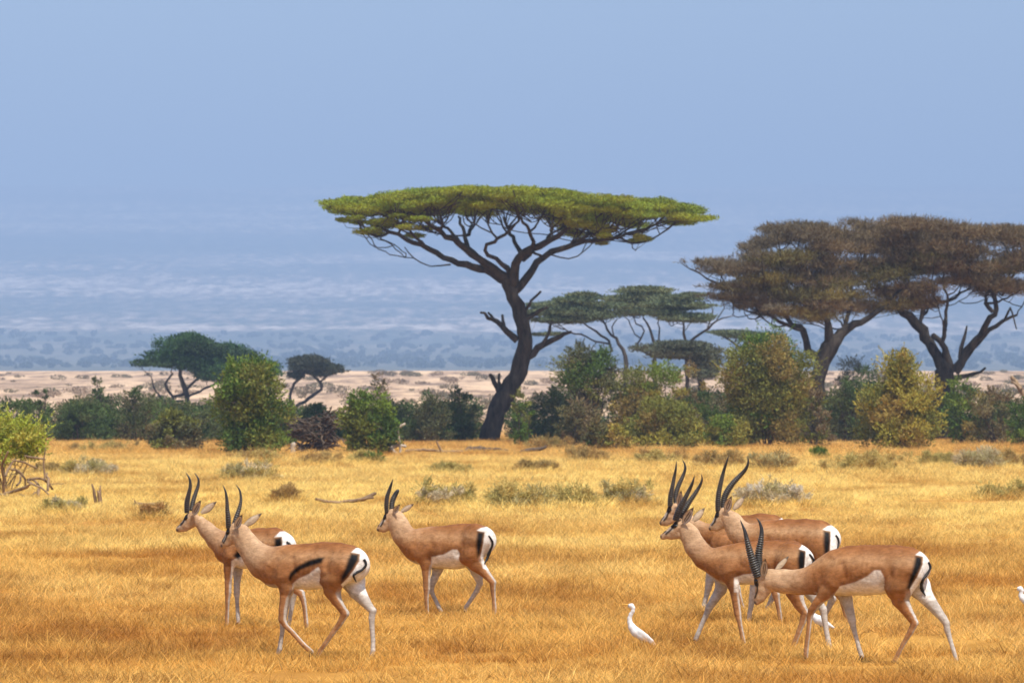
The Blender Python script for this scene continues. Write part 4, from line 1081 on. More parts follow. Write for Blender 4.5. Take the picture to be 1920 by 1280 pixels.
def gazelle(spec):
    sc, ox, oy = spec['crop']; hc = spec.get('hcrop', spec['crop'])
    th = radians(spec['theta'])
    pyg = spec['ground']; s = (pyg - HZ) / CH
    Y = F / s
    px0 = spec['x0']
    toC = lambda x, y: (ox + x / sc, oy + y / sc)
    toH = lambda x, y: (hc[1] + x / hc[0], hc[2] + y / hc[0])
    def L3(px, py, b):
        X = (px - px0) / s
        return np.array([(X + b * sin(th)) / cos(th), b, (pyg - py) / s])
    prims = []
    OWN = dict(torso=0, neck=1, head=2, fl=3, fr=4, hl=5, hr=6)
    def chain(pts, conv, csc, sq, k, ow, b=0.0):
        P = []
        for q in pts:
            x, y, r = q[:3]; bb = q[3] if len(q) > 3 else b
            px, py = conv(x, y)
            P.append((L3(px, py, bb), r / csc / s))
        for i in range(len(P) - 1):
            q0 = sq[i] if isinstance(sq, list) else sq
            prims.append((P[i][0], P[i + 1][0], P[i][1], P[i + 1][1], q0, (0.006 if (ow >= 3 and i >= 2) else k), ow))
    chain(spec['torso'], toC, sc, 0.68, 0.03, 0)
    chain(spec['neck'], toC, sc, 0.60, 0.03, 1)
    chain(spec['head'], toH, hc[0], 0.66, 0.012, 2)
    if 'jaw' in spec: chain(spec['jaw'], toH, hc[0], 0.5, 0.012, 2)
    for key, ow, sg in (('nf', 3, 1), ('ff', 4, -1), ('nh', 5, 1), ('fh', 6, -1)):
        pts = spec[key]; pc = spec.get('legpx')
        conv = (lambda x, y: (x, y)) if key in spec.get('px', ()) else toC
        cs = 1.0 if key in spec.get('px', ()) else sc
        n = len(pts); q = []
        hind = key[1] == 'h'
        for i, (x, y, r) in enumerate(pts):
            b = sg * (0.075 if i == 0 else (0.085 if hind else 0.07) if i == 1 else 0.065 if i < n - 2 else 0.06)
            q.append((x, y, r, b))
        chain(q, conv, cs, [0.62, 0.75] + [0.9] * (n - 3) if n > 3 else 0.8, 0.02, ow)
        # fetlock/pastern into hoof
    h = 0.0068
    V, Q, OW = sdf_body(prims, h, 0.03)
    V = laplace(V, Q, 3, 0.5, -0.52)
    Nn = normals(V, Q)
    sb = np.where(V[:, 1] >= 0, 1.0, -1.0)
    qx = px0 + s * (V[:, 0] * cos(th) - np.abs(V[:, 1]) * sin(th)); qy = pyg - V[:, 2] * s
    def to_px(key, i):
        x, y, r = spec[key][i]
        return (np.array([x, y]), r) if key in spec.get('px', ()) else (np.array(toC(x, y)), r / sc)
    disp = np.zeros(len(V)); PX = np.stack([qx, qy], 1)
    outw = np.clip(Nn[:, 1] * sb, 0, 1) * (OW != 2)
    c_, r_ = to_px('nh', 0); c2_, r2_ = to_px('nh', 1)
    arc = [c_ + r_ * 0.92 * np.array([cos(t_), -sin(t_)]) for t_ in np.radians([105, 130, 155, 180, 200])] + [c2_ + np.array([-r2_, 0])]
    disp -= 0.013 * np.exp(-np.maximum(line_d(PX, arc, 0), 0) ** 2 / (2 * 5.0 ** 2))
    disp += 0.009 * np.exp(-((PX - c_ - [0, 2]) ** 2).sum(1) / (2 * (r_ * 0.5) ** 2))
    c_, r_ = to_px('nf', 0)
    sh_ = c_ + np.array([0, -10.0])
    R_ = 15.0 * s / 200
    arc = [sh_ + np.array([R_ * 1.0, -R_ * 1.3]), sh_ + np.array([R_ * 1.25, 0]), sh_ + np.array([R_ * 0.95, R_ * 1.4])]
    disp -= 0.010 * np.exp(-line_d(PX, arc, 0) ** 2 / (2 * 5.0 ** 2))
    arc = [sh_ + np.array([-R_ * 0.3, -R_ * 1.9]), sh_ + np.array([-R_ * 1.2, -R_ * 0.4]), sh_ + np.array([-R_ * 1.1, R_ * 0.9])]
    disp -= 0.009 * np.exp(-line_d(PX, arc, 0) ** 2 / (2 * 5.0 ** 2))
    tc_ = np.array(toC(*spec['torso'][len(spec['torso']) // 2][:2])); rx_ = (PX - tc_) / s
    ribs = np.sin(rx_[:, 0] * 2 * pi / 0.042 + rx_[:, 1] * 14) * np.exp(-(rx_[:, 0] / 0.16) ** 2 - ((rx_[:, 1] - 0.01) / 0.09) ** 2)
    disp += 0.0014 * ribs
    disp += 0.005 * noise3(V, 9.0, 6, 2)
    V = V + Nn * (1.25 * disp * outw)[:, None]
    Nn = normals(V, Q)
    a, b, z = V.T
    px = px0 + s * (a * cos(th) - np.abs(b) * sin(th)); py = pyg - z * s
    PC = np.stack([(px - ox) * sc, (py - oy) * sc], 1)
    PH = np.stack([(px - hc[1]) * hc[0], (py - hc[2]) * hc[0]], 1)
    n = len(V)
    # coat: reddish back, tan flanks, paler neck and head
    tz = np.array([(oy + t[1] / sc, t[2] / sc) for t in spec['torso']])
    torso_top = min(tz[:, 0] - tz[:, 1]); torso_bot = max(tz[:, 0] + tz[:, 1])
    v = np.clip((py - torso_top) / (torso_bot - torso_top), 0, 1)
    nz_ = noise3(V, 6.0, 2, 3)
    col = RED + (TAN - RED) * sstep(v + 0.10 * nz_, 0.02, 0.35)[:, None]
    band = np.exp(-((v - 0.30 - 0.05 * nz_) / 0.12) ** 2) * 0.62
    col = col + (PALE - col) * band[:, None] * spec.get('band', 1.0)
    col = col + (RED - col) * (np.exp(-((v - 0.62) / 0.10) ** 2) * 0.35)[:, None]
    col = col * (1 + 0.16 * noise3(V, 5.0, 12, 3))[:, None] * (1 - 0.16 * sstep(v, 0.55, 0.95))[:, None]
    # neck: blend by horizontal distance along the neck line
    nk = [toC(q[0], q[1]) for q in spec['neck']]
    n0 = np.array(nk[0]); n1 = np.array(nk[-1]); ax = n1 - n0
    t = ((np.stack([px, py], 1) - n0) @ ax) / (ax @ ax)
    wn_ = np.where((OW == 1) | (OW == 2), 1.0, 0.0) * 1.0
    tn = 1 - sstep(t + 0.12 * nz_, 0.35, 1.15)
    near_neck = np.where(t < 1.25, 1.0, 0.0) * np.where(OW >= 3, 0, 1)
    col = col + (PALE + 0.45 * (CREAM - PALE) - col) * (tn * near_neck)[:, None]
    # throat a little lighter
    # legs
    out = Nn[:, 1] * sb; fwd = -Nn[:, 0]
    leg = OW >= 3
    kneeT = np.clip((0.42 - z) / 0.25, 0, 1)
    w = sstep(out * 0.9 + fwd * 0.75, 0.05, 0.45)
    lc_out = TAN + (PALE - TAN) * (0.45 * kneeT)[:, None]
    lc = LEGW + (lc_out - LEGW) * w[:, None]
    hind = OW >= 5
    # the upper outer leg keeps the body coat; the inner side is white from the groin down
    inner = sstep(-out, -0.05, 0.35)
    up_ = sstep(z, 0.50, 0.62)
    lc2 = col * up_[:, None] + lc * (1 - up_[:, None])
    lc2 = lc2 + (LEGW - lc2) * inner[:, None]
    col = np.where(leg[:, None], lc2, col)
    # brisket and belly underside
    under = sstep(-Nn[:, 2], 0.55, 0.9) * (OW == 0)
    col = col + (LEGW - col) * under[:, None]
    face_out = (out > -0.25) | (OW < 3)
    def paint(poly, c, soft, P=PC, mask=None, unit=sc):
        nonlocal col
        d = poly_sd(P, poly) / unit
        w_ = 1 - sstep(d + 0.8 * nz_, -soft, soft)
        if mask is not None: w_ = w_ * mask
        col = col + (c - col) * w_[:, None]
    body_mask = ((OW == 0) | (OW >= 5) | (OW == 3) | (OW == 4)) & face_out & (z > 0.40)
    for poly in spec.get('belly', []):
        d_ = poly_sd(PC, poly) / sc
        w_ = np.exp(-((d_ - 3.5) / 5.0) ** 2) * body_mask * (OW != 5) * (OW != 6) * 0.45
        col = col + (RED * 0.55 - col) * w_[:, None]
    for poly in spec.get('belly', []): paint(poly, LEGW * 1.38, 1.2, mask=body_mask * (OW != 5) * (OW != 6) * 1.0)
    for poly in spec.get('thigh', []): paint(poly, BLACK, 4.2, mask=body_mask * 1.0)
    for poly in spec.get('stripe', []): paint(poly, BLACK, 3.2, mask=body_mask * 1.0)
    for poly in spec.get('rump', []): paint(poly, WHITE, 0.9, mask=((OW == 0) | (OW >= 5)) * 1.0)
    hm = (OW == 2) | (OW == 1)
    if 'facewhite' in spec:
        for ln, wd in spec['facewhite']:
            d = line_d(PH, ln, wd) / hc[0]; w_ = (1 - sstep(d, -0.6, 0.9)) * hm; col = col + (WHITE * 0.8 - col) * 0.75 * w_[:, None]
    for ln, wd in [(l_, w_ * 1.2) for l_, w_ in spec.get('facedark', [])]:
        d = line_d(PH, ln, wd) / hc[0]; w_ = (1 - sstep(d, -0.6, 0.8)) * hm * 0.95; col = col + (BLACK * 1.5 - col) * w_[:, None]
    nose = spec['nose']
    d = np.linalg.norm(PH - np.array(nose[:2]), axis=1) / hc[0] - nose[2] / hc[0]
    w_ = (1 - sstep(d, -1.5, 1.0)) * (OW == 2) * 0.85; col = col + (np.array([0.10, 0.075, 0.06]) - col) * w_[:, None]
    col = laplace(col, Q, 1, 0.4)
    col = col.clip(0.004, 0.9)

    loc = np.array([(px0 - 960) / F * Y, Y, float(terrain_z((px0 - 960) / F * Y, Y)[0])])
    root = empty('gazelle', loc, spec['label'], 'gazelle', 'gazelles walking left across the savannah')
    # body frame: a -> tail direction, b -> towards the camera side
    root.rotation_euler = (0, 0, 0)
    Tm = np.array([[cos(th), -sin(th)], [-sin(th), -cos(th)]])
    def W3(P):
        P = np.asarray(P, float)
        return np.stack([P[:, 0] * cos(th) - P[:, 1] * sin(th), -P[:, 0] * sin(th) - P[:, 1] * cos(th), P[:, 2]], 1)
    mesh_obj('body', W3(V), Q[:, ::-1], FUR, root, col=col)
    # eyes sit on the skin
    ex, ey = toH(*spec['eye'])
    for sg in (1, -1):
        m = (np.sign(b) == sg) & (np.abs(px - ex) < 2.5) & (np.abs(py - ey) < 2.5) & (OW <= 2)
        if m.sum() < 3: m = (np.sign(b) == sg) & (np.hypot(px - ex, py - ey) < 8) & (OW <= 2)
        if m.sum() < 1: continue
        p = V[m][np.argmax(np.abs(V[m][:, 1]))].copy()
        th_ = np.linspace(0, pi, 9); ph_ = np.linspace(0, 2 * pi, 12, endpoint=False)
        SV = np.array([[sin(t_) * cos(f_) * 0.017, sin(t_) * sin(f_) * 0.010, cos(t_) * 0.015] for t_ in th_ for f_ in ph_]) + p - np.array([0, sg * 0.004, 0])
        SQ = np.array([[i * 12 + j, i * 12 + (j + 1) % 12, (i + 1) * 12 + (j + 1) % 12, (i + 1) * 12 + j] for i in range(8) for j in range(12)])
        mesh_obj('eye', W3(SV), SQ, EYE, root)
    # horns, ridged
    for key, sg in (('hornN', 1), ('hornF', -1)):
        pts = spec[key]
        P, R = [], []
        m = len(pts)
        for i, (x, y, r) in enumerate(pts):
            qx, qy = toH(x, y) if not spec.get('horn_in_crop') else toC(x, y)
            P.append(L3(qx, qy, sg * (0.026 + 0.05 * sin(i / (m - 1) * pi * 0.6)))); R.append(r / hc[0] / s)
        P = np.array(P); R = np.array(R)
        P[0] = P[0] - (P[1] - P[0]) / np.linalg.norm(P[1] - P[0]) * 0.02
        P, R = refine(P, R, 0.004, 0)
        Ls = np.concatenate([[0], np.cumsum(np.linalg.norm(np.diff(P, axis=0), axis=1))]); u = Ls / Ls[-1]
        pitch = 0.019
        saw = (Ls / pitch) % 1.0
        ridge = (0.34 * np.sin(saw * pi) ** 2 - 0.15) * sstep(1 - u, 0.22, 0.42) * sstep(u, 0.0, 0.05)
        R = R * (1 + ridge) * np.where(u > 0.97, 0.6, 1)
        Vh, Qh = tubes([(W3(P), R)], 14)
        crest = np.repeat(np.sin(saw * pi) ** 3 * sstep(1 - u, 0.22, 0.42), 14)
        hc_ = np.array([0.018, 0.015, 0.013]) + crest[:, None] * np.array([0.075, 0.067, 0.058])
        hc_ = np.vstack([hc_, [[0.02, 0.018, 0.016]]])
        mesh_obj('horn', Vh, Qh, HORN_R, root, col=hc_)
    # ears: cupped leaf shapes
    for key, sg in (('earN', 1), ('earF', -1)):
        (bx_, by_), (tx_, ty_), wd = spec[key]
        p0 = L3(*toH(bx_ - (tx_ - bx_) * 0.16, by_ - (ty_ - by_) * 0.16), sg * 0.035); p1 = L3(*toH(tx_, ty_), sg * 0.095)
        ax_ = p1 - p0; Le = np.linalg.norm(ax_); ax_ /= Le
        side = np.cross(ax_, np.array([0, 1.0, 0])); side /= np.linalg.norm(side)
        nrm = np.cross(side, ax_)
        if nrm[1] < 0: nrm = -nrm
        wm = wd / hc[0] / s / 2 * 1.35
        nu, nv = 14, 9
        EV, EC = [], []
        for lay in (0, 1):
            for i in range(nu):
                u = i / (nu - 1)
                w_ = wm * (0.32 + 0.68 * sin(min(1, u * 1.9) * pi / 2)) * (1 - u ** 2.6) + 0.0008
                for j in range(nv):
                    v_ = j / (nv - 1) * 2 - 1
                    cup = (v_ * v_) * w_ * 0.35
                    EV.append(p0 + ax_ * u * Le + side * v_ * w_ + nrm * (sg * cup + (0.0035 if lay else 0) * (1 - abs(v_)) * -sg) + nrm * sg * 0.02 * u * u)
                    dark = 1.0 if abs(v_) > 0.8 or (u > 0.82) else 0.0
                    inner_c = np.array([0.66, 0.57, 0.48]); stripe = 0.85 if (abs(abs(v_) - 0.3) < 0.14 and 0.12 < u < 0.75) else 0.0
                    c_ = (np.array([0.46, 0.34, 0.23]) if lay else inner_c + (BLACK - inner_c) * stripe)
                    EC.append(c_ + (BLACK * 2 - c_) * dark * 0.75)
        EQ = []
        for lay in (0, 1):
            for i in range(nu - 1):
                for j in range(nv - 1):
                    k = lay * nu * nv + i * nv + j
                    EQ.append([k, k + 1, k + 1 + nv, k + nv])
        mesh_obj('ear', W3(np.array(EV)), np.array(EQ), FUR, root, col=np.array(EC))
    # tail
    tp, tr = [], []
    for i, (x, y, r) in enumerate(spec['tail']):
        qx, qy = toC(x, y); q = L3(qx, qy, 0.0)
        tp.append(q); tr.append(r / sc / s)
    # the tail is swept over the rump: lay it on the skin where it is seen
    tp = np.array(tp)
    rpx = px0 + s * (V[:, 0] * cos(th) - V[:, 1] * sin(th)); rpy = pyg - V[:, 2] * s; tow = V[:, 0] * sin(th) + V[:, 1] * cos(th)
    last = None
    for i in range(len(tp)):
        qx, qy = toC(*spec['tail'][i][:2])
        m = (np.abs(rpx - qx) < 2.2) & (np.abs(rpy - qy) < 2.2) & (OW != 1) & (OW != 2)
        if m.sum():
            k = np.argmax(np.where(m, tow, -9)); last = V[k] + Nn[k] * 0.007; tp[i] = last
        elif last is not None:
            tp[i] = tp[i] + np.array([(last[1] - tp[i][1]) * sin(th) / cos(th), last[1] - tp[i][1], 0])
    P, R = refine(tp, tr, 0.01, 0)
    Vt, Qt = tubes([(W3(P), R)], 8, 0.1)
    mesh_obj('tail', Vt, Qt, TAILM, root)
    # hooves
    for key, sg in (('nf', 1), ('ff', -1), ('nh', 1), ('fh', -1)):
        x, y, r = spec[key][-1]; x2, y2, r2 = spec[key][-2]
        conv = (lambda x, y: (x, y)) if key in spec.get('px', ()) else toC
        cs = 1.0 if key in spec.get('px', ()) else sc
        p = L3(*conv(x, y), sg * 0.06); q = L3(*conv(x2, y2), sg * 0.06)
        d = p - q; d /= np.linalg.norm(d)
        toe = np.array([-0.5, 0, -0.85]); toe = toe + d * 0.5; toe /= np.linalg.norm(toe)
        rr = r / cs / s
        HV, HQ = [], []
        for half_ in (-1, 1):
            o_ = np.array([0, half_ * rr * 0.42, 0])
            hp = np.array([p + o_ - toe * 0.005, p + o_ + toe * 0.018, p + o_ + toe * 0.038 + np.array([-0.008, 0, 0])])
            hv, hq = tubes([(W3(hp), np.array([rr * 0.62, rr * 0.72, rr * 0.45]))], 8)
            k0 = sum(len(x) for x in HV)
            HV.append(hv); HQ.append([hq[0] + k0, hq[1] + k0])
        mesh_obj('hoof', np.concatenate(HV), [np.concatenate([h_[0] for h_ in HQ]), np.concatenate([h_[1] for h_ in HQ])], HOOF, root)
    return root

def horn_material():
    m, nt, b = new_mat('ringed_horn')
    tc = N(nt, 'ShaderNodeTexCoord')
    n = noise_tex(nt, tc.outputs['Object'], 60, 5, 0.7, (1, 1, 0.3))
    r = ramp(nt, [(0.35, (0.7, 0.7, 0.7)), (0.72, (1.25, 1.25, 1.25))]); nt.links.new(n, r.inputs[0])
    at_ = N(nt, 'ShaderNodeAttribute', attribute_name='tint')
    nt.links.new(mix(nt, 1.0, at_.outputs[0], r.outputs[0], 'MULTIPLY'), b.inputs['Base Color'])
    b.inputs['Roughness'].default_value = 0.45
    return m
HORN_R = horn_material()

c1 = (3.2, 300, 860); c1h = (8, 300, 880)
c2 = (5.334, 400, 1000); c3 = (4.571, 680, 880); c3h = (10.667, 690, 890)
c4 = (3.2, 1220, 840); c4h = (8, 1220, 850); c5 = (4.267, 1370, 960)

GA = dict(label='leftmost gazelle standing with its body behind the flank striped one', crop=c1, hcrop=c1h, theta=24, ground=1177, x0=480,
    torso=[(385, 560, 62), (425, 541, 98), (500, 541, 113), (600, 535, 118), (690, 520, 106), (740, 528, 88)],
    neck=[(232, 382, 38), (276, 430, 47), (330, 484, 60), (390, 520, 82)],
    head=[(470, 720, 88), (420, 750, 84), (360, 835, 72), (300, 880, 58), (250, 905, 48)], jaw=[(450, 800, 85), (350, 880, 60)],
    nf=[(425, 590, 60), (412, 660, 30), (409, 740, 22), (408, 800, 20), (404, 860, 13), (402, 940, 12), (400, 990, 13)],
    ff=[(455, 600, 55), (462, 680, 28), (458, 760, 20), (457, 805, 19), (459, 860, 12), (463, 940, 12), (466, 985, 13)],
    px=('nh', 'fh'), nh=[(535, 1050, 30), (540, 1078, 20), (556, 1100, 10), (567, 1110, 6.8), (571, 1122, 5.2), (574, 1140, 4.2), (576, 1160, 4.1), (577, 1172, 4.4)],
    fh=[(525, 1050, 26), (532, 1080, 15), (545, 1100, 9), (553, 1110, 6.5), (550, 1122, 5.2), (547, 1140, 4.2), (544, 1160, 4.1), (541, 1173, 4.4)],
    belly=[[(430, 610), (480, 585), (560, 600), (640, 640), (640, 720), (430, 720)]], thigh=[[(692, 475), (735, 462), (740, 530), (725, 600), (690, 600)]],
    rump=[[(690, 466), (725, 432), (795, 430), (900, 500), (900, 640), (745, 640), (742, 530), (737, 464)]], stripe=[[(470, 545), (560, 505), (620, 495), (610, 525), (540, 540), (470, 600), (440, 580)]],
    facewhite=[([(345, 770), (250, 860)], 18)], facedark=[([(362, 690), (350, 740)], 26), ([(350, 740), (320, 800), (285, 840)], 11), ([(285, 800), (235, 860)], 10)], nose=(225, 920, 26), eye=(362, 715),
    hornN=[(380, 620, 38), (385, 500, 40), (410, 380, 32), (438, 250, 25), (425, 140, 17), (368, 45, 3)], hornF=[(450, 590, 34), (465, 500, 36), (500, 380, 30), (540, 260, 24), (548, 150, 16), (484, 50, 3)],
    earN=((500, 650), (622, 455), 105), earF=((625, 635), (822, 478), 95), tail=[(772, 488, 7), (790, 508, 8), (808, 520, 6), (830, 518, 3)])

GB = dict(label='walking gazelle with a long black flank stripe and one foreleg bent', crop=c2, hcrop=c1h, theta=22, ground=1236, x0=600,
    torso=[(590, 425, 100), (640, 350, 196), (740, 330, 208), (850, 332, 214), (960, 330, 222), (1110, 315, 226), (1250, 300, 206), (1370, 300, 180), (1420, 310, 158)],
    neck=[(262, 20, 112), (325, 115, 112), (405, 215, 132), (490, 290, 165), (580, 320, 185)],
    head=[(1100, 900, 92), (1060, 930, 88), (1020, 1010, 78), (960, 1095, 58), (918, 1145, 46)], jaw=[(1095, 1020, 90), (985, 1110, 62)],
    nf=[(700, 430, 130), (728, 540, 72), (712, 640, 50), (694, 760, 42), (688, 860, 40), (725, 925, 26), (800, 995, 24), (900, 1105, 24), (950, 1150, 25), (985, 1178, 24)],
    ff=[(740, 450, 100), (742, 560, 55), (722, 680, 40), (695, 820, 38), (685, 900, 28), (678, 1000, 22), (665, 1090, 22), (655, 1160, 24), (630, 1215, 22)],
    nh=[(1290, 330, 175), (1200, 440, 130), (1195, 560, 90), (1235, 660, 58), (1290, 740, 42), (1325, 790, 42), (1275, 880, 31), (1190, 1000, 23), (1120, 1100, 23), (1075, 1160, 24), (1055, 1200, 22)],
    fh=[(1330, 360, 150), (1400, 470, 120), (1440, 570, 88), (1510, 660, 60), (1570, 735, 42), (1600, 765, 36), (1588, 840, 32), (1592, 940, 25), (1600, 1060, 22), (1600, 1160, 24), (1588, 1210, 22)],
    belly=[[(800, 600), (795, 500), (850, 450), (960, 400), (1030, 345), (1060, 330), (1080, 380), (1095, 450), (1115, 600)]],
    stripe=[[(752, 450), (765, 390), (830, 330), (950, 265), (1060, 235), (1115, 232), (1090, 285), (960, 325), (870, 365), (800, 425), (775, 470)]],
    thigh=[[(1385, 188), (1465, 196), (1455, 262), (1405, 350), (1335, 440), (1285, 490), (1285, 420), (1330, 330), (1360, 240)]],
    rump=[[(1385, 180), (1430, 140), (1520, 130), (1700, 180), (1700, 420), (1500, 620), (1320, 560), (1285, 500), (1345, 440), (1415, 355), (1465, 270), (1475, 196)]],
    facewhite=[([(990, 960), (930, 1090)], 20)], facedark=[([(990, 910), (990, 960)], 27), ([(990, 960), (955, 1060), (925, 1110)], 11), ([(935, 1020), (898, 1090)], 10)], nose=(890, 1155, 26), eye=(988, 930),
    hornN=[(1000, 850, 38), (1000, 740, 38), (988, 600, 31), (982, 460, 24), (960, 330, 15), (918, 232, 3)], hornF=[(1095, 800, 36), (1130, 690, 36), (1168, 570, 28), (1185, 450, 21), (1165, 320, 14), (1103, 228, 3)],
    earN=((1130, 860), (1245, 668), 100), earF=((1270, 830), (1500, 655), 95), tail=[(1520, 240, 12), (1540, 290, 13), (1510, 355, 12), (1440, 395, 13), (1415, 420, 12), (1440, 480, 4)])

GC = dict(label='lone gazelle walking alone in the middle, apart from both groups', crop=c3, hcrop=c3h, theta=16, ground=1152, x0=810,
    torso=[(440, 670, 100), (500, 660, 152), (600, 662, 170), (700, 666, 176), (800, 658, 186), (900, 640, 178), (990, 610, 142), (1040, 605, 108)],
    neck=[(290, 430, 78), (310, 485, 86), (345, 560, 92), (400, 615, 110)],
    head=[(480, 800, 120), (430, 850, 120), (350, 960, 95), (270, 1045, 75), (220, 1085, 58)], jaw=[(450, 980, 115), (300, 1080, 80)],
    nf=[(520, 720, 90), (545, 800, 52), (548, 880, 38), (550, 960, 31), (550, 1020, 29), (548, 1090, 19), (550, 1160, 17), (553, 1225, 19)],
    ff=[(600, 750, 80), (645, 850, 45), (615, 930, 32), (585, 1005, 28), (590, 1050, 20), (620, 1110, 17), (655, 1180, 18), (672, 1215, 18)],
    nh=[(960, 600, 140), (930, 720, 105), (975, 800, 72), (1040, 870, 44), (1095, 930, 30), (1118, 960, 28), (1118, 1020, 22), (1125, 1100, 17), (1130, 1180, 18), (1128, 1215, 18)],
    fh=[(960, 640, 120), (950, 780, 80), (975, 870, 52), (995, 930, 36), (1005, 975, 26), (975, 1040, 21), (930, 1110, 18), (890, 1170, 18), (878, 1210, 18)],
    belly=[[(590, 745), (700, 720), (770, 680), (810, 678), (850, 730), (890, 800), (925, 850), (800, 900), (590, 890)]],
    thigh=[[(985, 525), (1042, 530), (1030, 620), (1008, 720), (985, 750), (972, 640)]],
    rump=[[(980, 515), (1010, 495), (1090, 480), (1200, 540), (1200, 760), (1090, 860), (1030, 840), (1010, 740), (1036, 620), (1048, 530)]],
    facewhite=[([(330, 900), (240, 990)], 18)], facedark=[([(322, 790), (325, 860)], 32), ([(322, 860), (290, 960), (250, 1030)], 13), ([(230, 960), (190, 1030)], 10)], nose=(190, 1110, 34), eye=(325, 825),
    hornN=[(368, 730, 40), (366, 600, 45), (380, 450, 42), (420, 320, 36), (465, 190, 24), (497, 78, 4)], hornF=[(470, 690, 46), (470, 590, 52), (500, 480, 52), (550, 380, 46), (590, 320, 34), (600, 295, 18)],
    earN=((530, 740), (658, 572), 95), earF=((690, 720), (915, 572), 90), tail=[(1088, 555, 6), (1112, 590, 8), (1118, 640, 10), (1095, 700, 12), (1070, 750, 13), (1050, 795, 4)])

GD = dict(label='gazelle with raised head in front of the right hand group, forelegs apart', crop=c4, hcrop=c4h, theta=18, ground=1214, x0=1430,
    torso=[(365, 690, 52), (405, 690, 88), (470, 700, 116), (560, 690, 122), (650, 688, 126), (750, 674, 120), (840, 664, 108), (895, 672, 84)],
    neck=[(215, 488, 50), (240, 525, 56), (270, 590, 62), (325, 655, 74)],
    head=[(470, 1090, 95), (430, 1110, 92), (350, 1170, 78), (270, 1220, 62), (200, 1255, 50)], jaw=[(440, 1200, 88), (320, 1240, 62)],
    nf=[(470, 740, 75), (492, 810, 36), (505, 880, 25), (516, 950, 22), (522, 990, 21), (534, 1050, 14), (546, 1110, 13), (556, 1160, 14)],
    ff=[(440, 770, 60), (425, 850, 34), (390, 905, 28), (356, 960, 23), (335, 1010, 16), (308, 1070, 14), (288, 1120, 14), (274, 1155, 15)],
    px=('nh', 'fh'), nh=[(1480, 1050, 34), (1486, 1082, 25), (1488, 1108, 17), (1496, 1130, 11), (1507, 1147, 8), (1503, 1163, 6), (1496, 1182, 5), (1489, 1200, 5), (1485, 1211, 5)],
    fh=[(1495, 1055, 28), (1508, 1085, 20), (1520, 1110, 13), (1533, 1129, 9), (1542, 1141, 7.3), (1544, 1155, 6), (1547, 1175, 4.8), (1551, 1198, 4.8), (1554, 1212, 5)],
    belly=[[(500, 775), (560, 755), (650, 745), (700, 725), (740, 750), (750, 860), (500, 860)]],
    thigh=[[(882, 602), (920, 615), (918, 690), (908, 745), (878, 745), (872, 660)]],
    rump=[[(880, 600), (905, 575), (965, 580), (1040, 640), (1040, 780), (905, 800), (916, 690), (922, 612)]],
    facewhite=[([(330, 1130), (240, 1200)], 20)], facedark=[([(385, 1060), (350, 1100)], 30), ([(345, 1110), (290, 1170), (240, 1215)], 11), ([(235, 1170), (180, 1205)], 10)], nose=(160, 1250, 24), eye=(368, 1080),
    hornN=[(395, 970, 48), (430, 860, 46), (490, 740, 40), (560, 600, 32), (630, 450, 21), (667, 320, 3)], hornF=[(475, 940, 40), (530, 840, 42), (600, 720, 37), (690, 590, 30), (760, 470, 21), (785, 380, 13), (770, 305, 3)],
    earN=((520, 1020), (664, 798), 110), earF=((675, 990), (825, 808), 90), tail=[(948, 625, 5), (965, 645, 7), (975, 675, 7), (962, 700, 7), (945, 730, 4)])

GE = dict(label='gazelle with the longest and widest horns, standing behind the right hand front pair', crop=c4, hcrop=c4h, theta=18, ground=1170, x0=1490,
    torso=[(570, 560, 60), (610, 558, 92), (700, 545, 110), (820, 543, 115), (930, 540, 114), (1010, 536, 102), (1060, 545, 80)],
    neck=[(462, 412, 48), (495, 445, 58), (530, 500, 68), (585, 540, 88)],
    head=[(1130, 900, 92), (1080, 920, 92), (1040, 1000, 82), (975, 1085, 62), (925, 1125, 46)], jaw=[(1110, 1030, 92), (1000, 1110, 68)],
    px=('nf', 'ff', 'nh', 'fh'),
    nf=[(1425, 1040, 26), (1440, 1075, 15), (1450, 1098, 9), (1455, 1115, 7), (1458, 1130, 5), (1461, 1148, 4.2), (1463, 1164, 4.5)],
    ff=[(1425, 1040, 22), (1420, 1080, 13), (1415, 1105, 8), (1412, 1122, 6.5), (1410, 1135, 5), (1407, 1150, 4.2), (1406, 1165, 4.5)],
    nh=[(1535, 1025, 34), (1548, 1055, 26), (1555, 1085, 17), (1568, 1106, 10), (1577, 1120, 7), (1579, 1133, 5.2), (1583, 1150, 4.3), (1588, 1166, 4.5)],
    fh=[(1535, 1030, 28), (1540, 1065, 20), (1545, 1090, 13), (1552, 1110, 9), (1560, 1122, 7), (1554, 1136, 5.2), (1546, 1152, 4.3), (1540, 1167, 4.5)],
    belly=[[(620, 640), (800, 620), (900, 600), (960, 680), (620, 720)]],
    thigh=[[(1030, 490), (1070, 498), (1068, 570), (1058, 640), (1030, 640), (1026, 560)]],
    rump=[[(1022, 485), (1055, 465), (1115, 450), (1200, 500), (1200, 680), (1060, 700), (1068, 570), (1073, 496)]], band=1.5,
    facewhite=[([(995, 960), (920, 1070)], 20)], facedark=[([(1005, 900), (1000, 940)], 27), ([(995, 950), (970, 1030), (930, 1080)], 11), ([(925, 1030), (890, 1085)], 10)], nose=(893, 1140, 28), eye=(1004, 922),
    hornN=[(1020, 840, 36), (1020, 720, 40), (1035, 570, 38), (1068, 410, 32), (1105, 260, 24), (1150, 120, 14), (1180, 22, 3)], hornF=[(1105, 800, 40), (1115, 690, 48), (1160, 580, 47), (1240, 460, 42), (1340, 350, 35), (1430, 250, 27), (1475, 150, 18), (1472, 32, 3)],
    earN=((1150, 840), (1232, 628), 105), earF=((1275, 815), (1430, 630), 85), tail=[(1108, 512, 5), (1122, 535, 6), (1124, 570, 6), (1114, 600, 4)])

